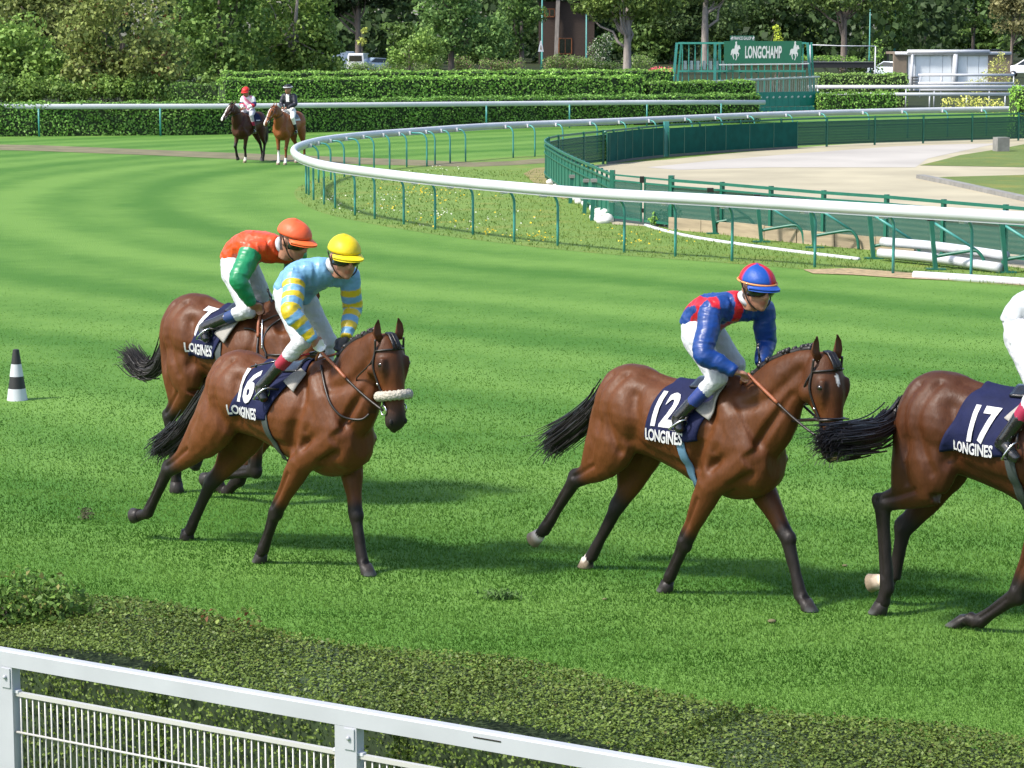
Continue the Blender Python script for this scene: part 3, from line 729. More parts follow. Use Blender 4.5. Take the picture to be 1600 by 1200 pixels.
FF = [Vector((p[0], p[1], 0)) for p in catmull([topxy(*q) for q in far_f], 12)]
LF = [topxy(858,214), topxy(852.5,219), topxy(862,226), topxy(890,241), topxy(957,270)]
LF = [Vector((p[0], p[1], 0)) for p in catmull(LF, 8)]
NF = [topxy(1050,279), topxy(1118,284), topxy(1190,290), topxy(1273,297), topxy(1413,306.5), topxy(1505,315), topxy(1600,322.5), topxy(1720,334)]
NF = [Vector((p[0], p[1], 0)) for p in catmull(NF, 8)]
def resample(pts, step):
    out = [pts[0]]; acc = 0
    for a, b in zip(pts[:-1], pts[1:]):
        L = (b - a).length; t = step - acc
        while t <= L:
            out.append(a.lerp(b, t/L)); t += step
        acc = (acc + L) % step
    if (out[-1] - pts[-1]).length > step*.3: out.append(pts[-1])
    return out
def mesh_fence(label, line, step, screen, postw=.07, rails=((FZ-.035,.06),(FZ-.16,.04),(.72,.03),(.14,.04)), base=None, lo=.08, hi=FZ-.16, posth=FZ):
    P = resample(line, step); o = P[0].copy(); root = empty('mesh_fence', o, 0, label, 'fence', 'green fence round the sand track')
    for i, p in enumerate(P):
        t = (P[min(i+1, len(P)-1)] - P[max(i-1, 0)]).normalized()
        mb = MB(); mb.box(p + Z*(posth/2), (postw, postw, posth + .02), math.atan2(t.y, t.x)); mb.build('post', M['green_fence'], root, smooth=False, off=o)
    for a, b in zip(P[:-1], P[1:]):
        t = (b - a).normalized(); n = Vector((-t.y, t.x, 0))
        mb = MB(); mb.beam(a + Z*lo, a + Z*lo + Z*.001, .01, .01)
        mb = MB(); e = .012
        c = (a + b)/2 + Z*((lo + hi)/2)
        mb.box(c, ((b - a).length - postw - .004, e, hi - lo), math.atan2(t.y, t.x)); mb.build('mesh_panel', M[screen], root, smooth=False, off=o)
        for (z, h) in rails:
            mb = MB(); s_ = -1
            mb.beam(a + Z*z - n*.03, b + Z*z - n*.03, .035, h); mb.build('rail', M['green_fence'], root, smooth=False, off=o)
        if base:
            mb = MB(); mb.beam(a + Z*(lo*.5) , b + Z*(lo*.5), .03, lo - .006); mb.build('kick_board', M[base], root, smooth=False, off=o)
    return root
M['grey_board'] = mat('grey_base_board', (.12,.12,.115), .8, .2, 4)
mesh_fence('far run of the green mesh fence along the sand track', FF, 2.35, 'mesh', .055)
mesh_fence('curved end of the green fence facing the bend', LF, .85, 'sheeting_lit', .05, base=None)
mesh_fence('near run of the green mesh fence behind the running rail', NF, 1.62, 'mesh', .075, lo=.20)
# solid dark inner stretch between the wide post and the bend
IN = [topxy(1245,185), topxy(1140,189.2), topxy(1045,194.5)]
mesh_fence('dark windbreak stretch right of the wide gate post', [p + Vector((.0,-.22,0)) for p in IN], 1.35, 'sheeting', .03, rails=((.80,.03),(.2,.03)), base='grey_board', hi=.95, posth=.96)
IN2 = [topxy(1036,195), topxy(990,198.5), topxy(948,203.5)]
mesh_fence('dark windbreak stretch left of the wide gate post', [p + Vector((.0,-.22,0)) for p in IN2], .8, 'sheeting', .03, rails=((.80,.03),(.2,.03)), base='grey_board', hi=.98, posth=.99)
p = topxy(1040,194) + Vector((0,-.35,0)); mb = MB(); mb.box(p + Z*.58, (.16,.16,1.16), .2); o_ = mb.build('gate_post', M['teal_post'], smooth=False, off=p); o_.location = p; tag(o_, 'wide pale green square post in the far run of the fence', 'post', 'fence posts')
p = topxy(942,203) + Vector((0,-.35,0)); mb = MB(); mb.box(p + Z*.54, (.07,.07,1.08), .2); mb.ball(p + Z*1.0 + Vector((.06,-.05,0)), .05, 8, 5); o_ = mb.build('gate_post', M['green_fence'], smooth=False, off=p); o_.location = p; tag(o_, 'thin dark post with a pale latch left of the wide post', 'post', 'fence posts')
# double gate
ga, gm, gb = topxy(957,270), topxy(1005,274.5), topxy(1049,278.5)
root = empty('mesh_gate', ga, 0, 'double mesh gate with grey screens in the near corner of the fence', 'gate')
for p, w in ((ga, .10), (gb, .11)):
    mb = MB(); mb.box(p + Z*.56, (w, w, 1.12), -.3); mb.build('post', M['green_fence'], root, smooth=False, off=ga)
for a, b in ((ga, gm), (gm, gb)):
    t = (b - a).normalized(); a2, b2 = a + t*.07, b - t*.07
    mb = MB()
    mb.beam(a2 + Z*.10, b2 + Z*.10, .04, .05); mb.beam(a2 + Z*1.02, b2 + Z*1.02, .035, .035)
    mb.beam(a2 + Z*.90, b2 + Z*.90, .035, .04); mb.beam(a2 + Z*.70, b2 + Z*.70, .035, .035)
    for p in (a2, b2): mb.beam(p + Z*.06, p + Z*1.04, .04, .04)
    fr = mb.build('gate_frame', M['green_fence'], root, smooth=False, off=ga)
    mb = MB(); mb.box((a2 + b2)/2 + Z*.5, ((b2 - a2).length, .012, .8), math.atan2(t.y, t.x)); mb.build('mesh_panel', M['mesh'], root, smooth=False, off=ga)
mb = MB(); mb.box(gm + Z*.98 + Vector((-.03,-.05,0)), (.09,.06,.14)); mb.box(gm + Z*.32 + Vector((0,-.05,0)), (.07,.05,.09)); mb.build('latch', M['dark'], root, smooth=False, off=ga)

# timber boards at the foot of the near run
P = resample(NF, 1.05)
root = empty('timber_edging', P[0], 0, 'row of weathered timber boards at the foot of the near fence', 'edging')
for i, (a, b) in enumerate(zip(P[:-1], P[1:])):
    if i > 6: break
    t = (b - a).normalized(); n = Vector((t.y, -t.x, 0))
    h = R.uniform(.24, .30); mb = MB(); mb.beam(a + t*.01 + n*.07 + Z*(h/2 - .01), b - t*.01 + n*.07 + Z*(h/2 - .01), .045, h); mb.build('board', M['timber'], root, smooth=False, off=P[0])

# white drainage pipes on the ground
def ground_pipe(label, px, r, name='ground_pipe'):
    pts = [Vector(q) for q in catmull([g(x, y, r*.6) for x, y in px], 6)]
    mb = MB(); mb.tube(pts, r, 10); o = mb.build(name, M['white_plastic'], off=pts[0]); o.location = pts[0]; tag(o, label, 'pipe', 'white pipes on the grass')
ground_pipe('thin white pipe lying in the grass below the timber boards', [(1008,352),(1040,361),(1085,371),(1150,381),(1240,393),(1342,405)], .036)
ground_pipe('thick white pipe on the gravel near the right edge', [(1428,430),(1500,434.5),(1600,441),(1680,447)], .075)
# spare white rails stacked on the ground
p0, p1 = g(1368,408), g(1556,428)
for i, (lab, dz, sh, ext) in enumerate([('lower spare white rail of the stack lying under the braces', .12, 0, 0),('upper spare white rail of the stack lying under the braces', .31, .16, .1)]):
    t = (p1 - p0).normalized(); n = Vector((-t.y, t.x, 0)); a = p0 + n*(.1 + sh) - t*ext + Z*(dz + .02); b = p1 + n*(.1 + sh) + Z*(dz - .02)
    m_ = a.lerp(b, .45) + Z*.03
    mb = MB(); sweep(mb, [Vector(q) for q in catmull([a, m_, b], 6)], obround(12, .08, .085)); o = mb.build('spare_rail', M['white_plastic'], off=a); o.location = a; tag(o, lab, 'rail', 'spare rails on the ground')
# braces
def brace(px, py, lab, k):
    b = g(px, py); o = empty('support_brace', b, 0, lab, 'brace', 'green angled braces behind the running rail')
    s = 1.0
    t = Vector((.93, -.37, 0)).normalized()
    mb = MB(); mb.beam(b - Z*.02, b + Z*.86 - t*.10, .10, .07); mb.box(b + Z*.02, (.34,.12,.03)); mb.build('upright', M['green_fence'], o, smooth=False, off=b)
    mb = MB(); mb.box(b + Z*.90 - t*.11, (.13,.11,.09)); mb.build('cap', M['dark'], o, smooth=False, off=b)
    mb = MB(); mb.tube([b + Z*.84 - t*.08, b + Z*.36 + t*.72], .024, 8); mb.build('diagonal', M['teal_post'], o, off=b)
    q = [b + Z*.24, b + Z*.30 + t*.3, b + Z*.36 + t*.66, b + Z*.31 + t*.76, b + Z*.2 + t*.83, b + t*.86]
    mb = MB(); mb.tube(catmull(q, 4), .03, 8); mb.build('curved_foot', M['green_fence'], o, off=b)
for i, (px, py, lab) in enumerate([(1117,366,'angled green brace nearest the mesh gate'),(1190,379,'second green brace from the mesh gate'),(1273,388,'green brace over the end of the timber boards'),(1365,405,'green brace at the left end of the stacked rails'),(1462,422,'green brace in the middle of the stacked rails'),(1572,427,'green brace at the right end of the stacked rails')]):
    brace(px, py, lab, i)
# green stub posts leaning near the bend end of the fence
for (px, py, h, lab) in [(891,318,.62,'short green stub post by the curved fence end'),(913,334,.72,'leaning green stub post with grey cap, left of a pair'),(925,345,.85,'green stub post with grey cap, right of a pair')]:
    b = g(px, py); o = empty('stub_post', b, 0, lab, 'post', 'stub posts at the curved fence end')
    mb = MB(); mb.beam(b, b + Z*h + Vector((.04,.05,0)), .09, .09); mb.build('shaft', M['green_fence'], o, smooth=False, off=b)
    mb = MB(); mb.box(b + Z*(h + .03) + Vector((.04,.05,0)), (.14,.14,.07)); mb.build('cap', M['concrete'], o, smooth=False, off=b)
# white stones at the fence end
for i, (px, py, r) in enumerate([(862,288,.13),(870,293,.10),(879,299,.12),(885,303,.09),(893,306,.13),(900,313,.11),(906,318,.14),(917,322,.13),(930,330,.15),(938,336,.15),(945,341,.18),(950,347,.15),(936,346,.12),(928,342,.10),(943,349,.13)]):
    p = g(px, py); mb = MB(); mb.ball((0,0,r*.4), (r*R.uniform(.9,1.4), r, r*.75), 9, 6, M=Matrix.Rotation(R.uniform(0,3), 3, 'Z'))
    mb.v = [tuple(Vector(v)*(1 + .22*mnoise.noise(Vector(v)*9 + Vector((i*3.1,0,0))))) for v in mb.v]
    o = mb.build('white_stone', M['stone'], smooth=True); o.location = p; tag(o, 'rough white stone in the heap at the foot of the curved fence end', 'stone', 'white stones by the fence end')
# concrete block
p = g(1564,237); mb = MB(); mb.box(p + Z*.26, (.44,.44,.48), .2); o = mb.build('concrete_block', M['concrete'], smooth=False, off=p); o.location = p; tag(o, 'grey concrete block at the end of the far fence', 'block')

# --- starting gate
p0 = g(1052,172); sg = empty('starting_gate', p0, 0, 'green starting gate frame carrying a large sign', 'starting gate')
def gx(px, z, d): q = gd(px, 100, d); return Vector((q.x, d, z))
D1 = p0.y; D2 = D1 - 1.6
mb = MB(); T_ = 3.62
X0, X1 = gx(1056,0,D1).x, gx(1262,0,D1).x
def part(nm, mt, fn, root=None, off=None, smooth=False):
    m_ = MB(); fn(m_); return m_.build(nm, M[mt], root or sg, smooth=smooth, off=off or p0)
for zz, hh in ((3.52,.10),(2.05,.10)):
    part('beam', 'teal', lambda m_: m_.beam((X0+.12,D1,zz),(X1-.1,D1,zz),.10,hh))
part('beam', 'teal', lambda m_: m_.beam((X0+.12,D1-.9,3.52),(X1-.1,D1-.9,3.52),.07,.07))
for px in (1054,1116,1262):
    x = gx(px,0,D1).x; s = -.10 if px < 1100 else (.10 if px > 1200 else 0)
    part('leg', 'teal_post', lambda m_: m_.beam((x+s*2.2,D1-.5,0),(x-s*.8,D1-.5,3.55),.13,.13))
    part('leg', 'teal', lambda m_: m_.beam((x+s*2.2+.3,D1+.7,0),(x+.3-s*.8,D1+.4,3.55),.10,.10))
part('strut', 'teal_post', lambda m_: m_.beam((X0,D1-.5,1.9),(X0+.5,D1-.5,.3),.06,.06))
for i in range(20):
    x = X0 + .35 + i*(X1 - X0 - .6)/19
    part('partition', 'teal', lambda m_: m_.beam((x,D1+.1,0),(x,D1+.1,3.5),.14 if i % 2 else .10,.05))
    if i < 8: part('pad', 'white_paint', lambda m_: m_.box((x+.16,D1+.2,2.36),(.16,.06,.46)))
# sign
sx0, sx1 = gx(1131,0,D1-1.0).x, gx(1252,0,D1-1.0).x
M['sign_green'] = mat('sign_green', (.012,.105,.060), .45, .06, 2)
ys = D1 - 1.05
sign = part('sign_board', 'sign_green', lambda m_: m_.box(((sx0+sx1)/2, ys, 3.05),(sx1-sx0,.06,1.16)))
def text_mesh(txt, size, bold=.02, cuts=0, font_shear=0.0):
    cu = bpy.data.curves.new('t', 'FONT'); cu.body = txt; cu.size = size; cu.align_x = 'CENTER'; cu.align_y = 'CENTER'; cu.offset = bold*size; cu.shear = font_shear; cu.resolution_u = 3
    ob = bpy.data.objects.new('t', cu); COL.objects.link(ob); bpy.context.view_layer.update()
    me = bpy.data.meshes.new_from_object(ob.evaluated_get(bpy.context.evaluated_depsgraph_get()))
    bpy.data.objects.remove(ob)
    bm = bmesh.new(); bm.from_mesh(me); bmesh.ops.triangulate(bm, faces=bm.faces[:])
    if cuts:
        for _ in range(cuts):
            ed = [e for e in bm.edges if e.calc_length() > size*.22]
            if not ed: break
            bmesh.ops.subdivide_edges(bm, edges=ed, cuts=1); bmesh.ops.triangulate(bm, faces=bm.faces[:])
    bm.verts.ensure_lookup_table()
    vs = [tuple(v.co) for v in bm.verts]; fs = [tuple(v.index for v in f.verts) for f in bm.faces]; bm.free()
    bpy.data.meshes.remove(me)
    return vs, fs
def flat_text(name, txt, size, c, ax, ay, depth, mt, root, off, bold=.03, xs_=1.0, cuts=0):
    vs, fs = text_mesh(txt, size, bold)
    ax = Vector(ax); ay = Vector(ay); n = ax.cross(ay)
    me = bpy.data.meshes.new(name); me.from_pydata([Vector(c) + ax*(x*xs_) + ay*y + n*depth - Vector(off) for x, y, z in vs], [], fs); me.materials.append(M[mt])
    return link(name, me, root)
flat_text('lettering', 'LONGCHAMP', .86, ((sx0+sx1)/2 + .02, ys - .035, 3.02), (1,0,0), (0,0,1), .004, 'white_ink', sign, p0, .03, .36)
RIDER = [(-.36,-.18),(-.30,.08),(-.20,.16),(-.05,.16),(-.02,.30),(.04,.42),(.02,.52),(.10,.58),(.17,.53),(.15,.42),(.22,.34),(.20,.24),(.30,.36),(.38,.34),(.46,.18),(.42,.12),(.33,.16),(.26,.0),(.36,-.12),(.30,-.26),(.24,-.25),(.27,-.14),(.15,-.12),(.20,-.3),(.10,-.48),(.04,-.46),(.12,-.3),(.05,-.14),(-.08,-.12),(-.12,-.26),(-.05,-.40),(-.10,-.44),(-.20,-.26),(-.20,-.08),(-.30,-.20)]
for fx in (.14, .90):
    cx = sx0 + (sx1 - sx0)*fx
    m_ = MB(); m_.prism([(x*.62, y*.95) for x, y in RIDER], (cx, ys - .034, 3.08), (1,0,0), (0,0,1), .004)
    m_.build('rider_emblem', M['white_ink'], sign, smooth=False, off=p0)
part('beam', 'white_paint', lambda m_: m_.beam((X0+2.2,ys,2.40),(X1-.05,ys,2.46),.06,.06))
# small sign above
ps = gd(1160, 60, 165); r2 = empty('course_sign', (ps.x, 165, 0), 0, 'small dark sign with pale lettering on a post behind the big sign', 'sign')
zc = ps.z
m_ = MB(); m_.box((0,0,zc),(1.62,.06,.36)); s2 = m_.build('board', M['sign_green'], r2, smooth=False)
flat_text('lettering', 'FRANCE GALOP', .29, (0,-.035,zc), (1,0,0), (0,0,1), .004, 'white_ink', s2, (0,0,0), .02, .56)
for sgn in (-1, 1):
    m_ = MB(); m_.prism([(x*.2, y*.3) for x, y in RIDER], (sgn*.70,-.034,zc), (1,0,0), (0,0,1), .004); m_.build('emblem', M['white_ink'], s2, smooth=False)
m_ = MB(); m_.beam((-.6,.06,0),(-.6,.06,zc),.07,.07); m_.beam((.6,.06,0),(.6,.06,zc),.07,.07); m_.build('post', M['green_fence'], r2, smooth=False)

# stall row of tail gates in front
pa, pb = g(1112,179), g(1279,175)
st = empty('stall_row', pa, 0, 'row of teal stall doors with grey bars above them', 'starting gate')
M['stall_teal'] = mat('stall_teal', (.010,.19,.165), .4, .1, 4)
M['grey_bar'] = mat('grey_bars', (.30,.30,.28), .5, .15, 6)
n_ = 17
for i in range(n_):
    t = (i + .5)/n_; a = pa.lerp(pb, i/n_); b = pa.lerp(pb, (i + .97)/n_); h = 1.66 + .16*t
    m_ = MB(); m_.beam(a.lerp(b, .5) + Z*.12, a.lerp(b, .5) + Z*.30, (b - a).length*.98, .05, up=(0,1,0)); m_.beam(a + Z*.70, b + Z*.70, .07, .74); d_ = m_.build('stall_door', M['stall_teal'], st, smooth=False, off=pa)
    m_ = MB(); m_.beam(a.lerp(b, .12) + Z*.12 + Vector((0,.1,0)), b.lerp(a, .35) + Z*.13 + Vector((0,.1,0)), .06, .34); m_.build('foot_panel', M['stall_teal'], d_, smooth=False, off=pa)
    m_ = MB(); m_.prism([(x*.20 + .03, y*.13) for x, y in RIDER], a.lerp(b, .5) + Z*.80 + Vector((0,-.045,0)), (1,0,0), (0,0,1), .004); m_.build('emblem', M['white_ink'], d_, smooth=False, off=pa)
    m_ = MB()
    for k in range(3):
        q = a.lerp(b, k/3); m_.beam(q + Z*1.06, q + Z*h, .03, .035)
    m_.build('bars', M['grey_bar'], d_, smooth=False, off=pa)
    m_ = MB(); m_.beam(a + Z*h, b + Z*h, .16, .07); m_.build('cap_rail', M['white_paint'], d_, smooth=False, off=pa)
m_ = MB()
for k in (4, 9, 14):
    q = pa.lerp(pb, k/n_) + Vector((0,.6,.22)); m_.tube([q + Vector((-.12,0,0)), q + Vector((.12,0,0))], .22, 12)
m_.build('wheel', M['asphalt_black'], st)
m_ = MB(); m_.beam(pa + Z*1.58 + Vector((0,1.2,0)), pb + Z*1.78 + Vector((0,1.2,0)), .1, .1); m_.build('rear_rail', M['grey_bar'], st, smooth=False, off=pa)

# --- dark canopy with climber, red and white tape line
q = g(1305,150); cn = empty('canopy', q, 0, 'low dark flat canopy under the climber right of the gate', 'canopy')
m_ = MB(); m_.box((0,0,2.0),(4.6,2.4,.34)); m_.build('roof', M['asphalt_black'], cn, smooth=False)
M['roof_felt'] = mat('roof_felt', (.10,.105,.11), .8, .15, 3)
m_ = MB(); m_.box((0,0,2.19),(4.7,2.5,.04)); m_.build('roof_sheet', M['roof_felt'], cn, smooth=False)
for sx in (-2.1, 2.1): 
    m_ = MB(); m_.beam((sx,-1,0),(sx,-1,1.84),.08,.08); m_.build('post', M['green_fence'], cn, smooth=False)
a, b = gd(1266, 70, 150), gd(1368, 72, 150)
m_ = MB(); m_.tube([a, a.lerp(b,.5) + Z*-.03, b], .035, 6); m_.tube([Vector((a.x,150,0)), a], .04, 6); m_.tube([Vector((b.x,150,0)), b], .04, 6)
o = m_.build('overhead_bar', M['white_paint'], off=Vector((a.x,150,0))); o.location = (a.x,150,0); tag(o, 'thin pale overhead bar on two posts right of the big sign', 'bar')

# --- pavilion
q = g(1397,142); pv = empty('pavilion', q, 0, 'white glazed pavilion with a pipe along its flat roof', 'pavilion')
u_ = 1/ppm(142)
W = lambda px: (px - 1397)*u_
M['pav_white'] = mat('pavilion_white', (.80,.82,.84), .25, .04, 2)
M['pav_glass'] = mat('pavilion_frosted_panel', (.74,.78,.82), .12, .05, 1.2)
M['pav_brown'] = mat('brown_render', (.19,.15,.11), .85, .15, 2)
Hh = 2.55
m_ = MB(); m_.box((W(1406),.3,Hh/2),(W(1417)-W(1397),.6,Hh)); m_.build('end_wall', M['pav_brown'], pv, smooth=False)
m_ = MB(); m_.box((W(1562),.3,Hh/2),(W(1580)-W(1545),.6,Hh)); m_.build('end_wall', M['pav_brown'], pv, smooth=False)
pxs = [1418,1430,1453,1473,1487,1497,1512,1530,1545]
for a, b in zip(pxs[:-1], pxs[1:]):
    m_ = MB(); m_.box(((W(a)+W(b))/2,.12,Hh/2),(W(b)-W(a)-.03,.05,Hh-.05)); m_.build('panel', M['pav_glass'] if b - a > 12 else M['pav_white'], pv, smooth=False)
m_ = MB(); m_.box((W(1482),1.9,Hh/2),(W(1545)-W(1418),3.4,Hh-.1)); m_.build('interior', M['pav_white'], pv, smooth=False)
for px in (1424, 1492):
    m_ = MB(); m_.tube([(W(px),-.15,0),(W(px),-.15,Hh)], .10 if px < 1450 else .17, 10); m_.build('column', M['white_paint'], pv)
m_ = MB(); m_.box((W(1488),2.05,Hh+.09),(W(1580)-W(1397),4.1,.16)); m_.build('roof', M['pav_brown'], pv, smooth=False)
m_ = MB(); m_.tube([(W(1397),-.06,Hh+.06),(W(1580),-.06,Hh+.06)], .13, 10); m_.tube([(W(1416),-.16,Hh+.18),(W(1545),-.16,Hh+.18)], .15, 10); m_.build('roof_pipe', M['white_paint'], pv)
m_ = MB()
for z in (.35,.55,.75,.95): m_.box((W(1428),-.3,z),(.45,.3,.12))
m_.build('stacked_seats', M['roof_felt'], pv, smooth=False)

# --- poles and triangular sign
for i, (px, yb, r, lab) in enumerate([(847,108,.10,'tall teal pole rising behind the triangular sign'),(916,106,.095,'tall teal pole in front of the white blossom bush'),(1358,103,.08,'thin teal pole right of the brown tree trunk'),(1397,98,.14,'thick teal pole above the pavilion end')]):
    b = g(px, yb); m_ = MB(); m_.tube([(0,0,0),(0,0,1.2),(0,0,1.25),(0,0,9.5)], [r*1.3,r*1.3,r,r*.7], 10); o = m_.build('lamp_pole', M['teal_post']); o.location = b; tag(o, lab, 'pole', 'tall poles among the trees')
b = g(845,120); ts = empty('triangle_sign', b, 0, 'white triangular sign with dark border on a short post', 'sign')
zt = gd(845, 80, b.y).z
m_ = MB(); m_.prism([(-.26,0),(.26,0),(.06,1.0),(-.06,1.0)], (0,-.03,zt - .05), (1,0,0), (0,0,1), .02); m_.build('plate', M['white_paint'], ts, smooth=False)
m_ = MB(); m_.prism([(-.09,.2),(.09,.2),(.02,.6),(-.02,.6)], (0,-.056,zt - .05), (1,0,0), (0,0,1), .004); m_.build('symbol', M['pav_brown'], ts, smooth=False)
m_ = MB(); m_.beam((0,.03,0),(0,.03,zt + .6),.09,.09); m_.build('post', M['green_fence'], ts, smooth=False)

# --- brown wooden house behind the trees
b = g(885,100); hs = empty('wooden_house', b, 0, 'brown wooden house with an orange framed window half hidden by trees', 'house')
M['brown_wood'] = mat('brown_boards', (.045,.028,.020), .8, .3, 4, bump=.3, stretch=(1,1,6))
M['orange_wood'] = mat('orange_frame', (.26,.085,.025), .5, .15, 5)
uh = 1/ppm(100)
for i in range(22):
    m_ = MB(); m_.box((0,0,.2 + i*.36),(7.2,.14 + .02*(i % 2),.345)); m_.build('wall_board', M['brown_wood'], hs, smooth=False)
m_ = MB(); m_.box((0,3,4),(7,5.6,8)); m_.build('wall', M['brown_wood'], hs, smooth=False)
m_ = MB(); m_.box((0,2.6,8.6),(8.6,7.6,.3)); m_.build('roof', M['roof_felt'], hs, smooth=False)
wx = lambda px: (px - 885)*uh
zz = lambda py: gd(885, py, b.y).z
for (x0, x1, y0, y1) in [(873,893,60,84),(851,866,14,26)]:
    f = MB(); cx = (wx(x0) + wx(x1))/2; w = wx(x1) - wx(x0); zt, zb = zz(y0), zz(y1); h = zt - zb
    for (cx2, cz2, sx2, sz2) in [(cx, zt, w, .14),(cx, zb, w, .14),(cx - w/2, (zt+zb)/2, .14, h),(cx + w/2, (zt+zb)/2, .14, h),(cx, (zt+zb)/2, .10, h)]:
        f.box((cx2,-.14,cz2),(sx2,.14,sz2))
    fr = f.build('window', M['orange_wood'], hs, smooth=False)
    m_ = MB(); m_.box((cx,-.10,(zt+zb)/2),(w,.04,h)); m_.build('pane', M['glass_dark'], fr, smooth=False)
m_ = MB(); m_.beam((wx(868),-.8,0),(wx(868)+.3,-.8,zz(-10)),.5,.5); m_.build('stone_pillar', M['bark_pale'], hs, smooth=False)

# --- vehicles
def car(label, loc, rz, colr, kind='car', L=4.3, Wd=1.75, Ht=1.45, name='parked_car', group='vehicles parked among the trees'):
    root = empty(name, loc, rz, label, 'van' if kind == 'van' else 'car', group)
    body = mat('car_paint', colr, .25, .03, 2, coat=.7)
    if kind == 'car': prof = [(-.5,.20),(-.49,.52),(-.36,.60),(-.22,.95),(.10,1.0),(.28,.66),(.46,.55),(.5,.42),(.5,.20)]
    else: prof = [(-.5,.15),(-.5,.92),(-.46,1.0),(.22,1.0),(.36,.62),(.48,.50),(.5,.40),(.5,.15)]
    rg = []
    for s, k in ((-1, .0), (-1, 1), (1, 1), (1, .0)): pass
    m_ = MB(); rings = []
    for yk, sc in ((-.5,.94),(-.47,1),(.47,1),(.5,.94)):
        rings.append([(x*L*(.99 if sc < 1 else 1), yk*Wd*(1 - .16*max(0, (z - .6))/.4), .15 + (z*sc)*(Ht - .15)) for x, z in prof])
    m_.rings(rings, True); m_.build('body', body, root, smooth=True, sharp=35)
    m_ = MB()
    if kind == 'car': wp = [(-.33,.64),(-.21,.92),(.085,.96),(.235,.67)]
    else: wp = [(.02,.62),(.02,.92),(.22,.94),(.33,.63)]
    for s in (-1, 1):
        pl = [(x*L, s*(Wd*.5*(1 - .16*max(0, (z - .6))/.4) + .012), .15 + z*(Ht - .15)) for x, z in wp]
        m_ = MB(); m_.add(pl, [(0,1,2,3) if s < 0 else (3,2,1,0)]); m_.build('side_window', M['glass_dark'], root, smooth=False)
    f0, f1 = (wp[3], wp[2]); m_ = MB()
    m_.add([(f0[0]*L + .03, -.38*Wd, .17 + f0[1]*(Ht-.15)), (f0[0]*L + .03, .38*Wd, .17 + f0[1]*(Ht-.15)), (f1[0]*L + .05, .34*Wd, .17 + f1[1]*(Ht-.15)), (f1[0]*L + .05, -.34*Wd, .17 + f1[1]*(Ht-.15))], [(0,1,2,3)])
    m_.build('windscreen', M['glass_dark'], root, smooth=False); m_ = MB()
    if kind == 'car': m_.add([(-.352*L - .03, -.36*Wd, .62*(Ht-.15)+.17), (-.352*L - .03, .36*Wd, .62*(Ht-.15)+.17), (-.23*L - .03, .33*Wd, .93*(Ht-.15)+.15), (-.23*L - .03, -.33*Wd, .93*(Ht-.15)+.15)], [(3,2,1,0)])
    else: m_.add([(-.502*L, -.36*Wd, .58*Ht),(-.502*L, .36*Wd, .58*Ht),(-.5*L - .004, .34*Wd, .88*Ht),(-.5*L - .004, -.34*Wd, .88*Ht)], [(3,2,1,0)])
    m_.build('rear_window', M['glass_dark'], root, smooth=False)
    for sx in (-.31, .31):
        for s in (-1, 1):
            m_ = MB(); c = Vector((sx*L, s*(Wd*.5 - .07), .31)); m_.tube([c - Vector((0,.1,0)), c + Vector((0,.1,0))], .31, 14)
            w = m_.build('wheel', M['asphalt_black'], root)
            m_ = MB(); m_.tube([c + Vector((0,s*.095,0)), c + Vector((0,s*.11,0))], .19, 12); m_.build('rim', M['steel'], w)
    for s in (-1, 1):
        m_ = MB(); m_.box((.485*L, s*Wd*.36, .15 + .46*(Ht-.15)), (.06*L,.26,.12)); m_.build('headlight', M['steel'], root, smooth=False)
    return root
WH = (.60,.61,.63)
car('white van seen from behind left of the dark tree trunk', g(534,112), .9, WH, 'van', 4.8, 1.9, 2.1, 'parked_van')
car('white van with dark rear window beside the sapling', g(562,113), 1.45, WH, 'van', 4.6, 1.9, 1.95, 'parked_van')
car('grey car with open looking windscreen right of the white vans', g(586,113), -2.6, (.25,.32,.40), 'car', 4.0, 1.7, 1.5)
car('silver car partly hidden by the climber and the pavilion', g(1392,122), 2.5, (.45,.50,.56), 'car', 4.2, 1.75, 1.5)
car('white car at the right edge beside the pavilion', g(1608,121), 2.9, WH, 'car', 4.5, 1.8, 1.65)
car('dark car above the left half of the pavilion roof', g(1450,92), .1, (.02,.025,.035), 'car')
car('dark blue car above the right half of the pavilion roof', g(1516,91), .15, (.015,.025,.06), 'car')
car('black car behind the pavilion roof near the right tree', g(1556,91), .1, (.012,.012,.014), 'car')

# --- striped marker cone
p = g(27,625); cn = empty('marker_cone', p, 0, 'black and white striped marker cone standing on the turf', 'cone')
h = .57
def crad(t): return .115*(1 - t) + .035*t
for i, (a, b, mt) in enumerate([(.0,.235,'white_paint'),(.235,.475,'asphalt_black'),(.475,.72,'white_paint'),(.72,1.0,'asphalt_black')]):
    m_ = MB(); k = 5; ts_ = [a + (b - a)*j/k for j in range(k + 1)]
    pts = [(0,0,t*h) for t in ts_]; rr = [crad(t) for t in ts_]
    if b == 1.0: pts += [(0,0,h*1.012)]; rr += [.022]
    m_.tube(pts, rr, 24, True); m_.build('band', M[mt], cn, sharp=40)

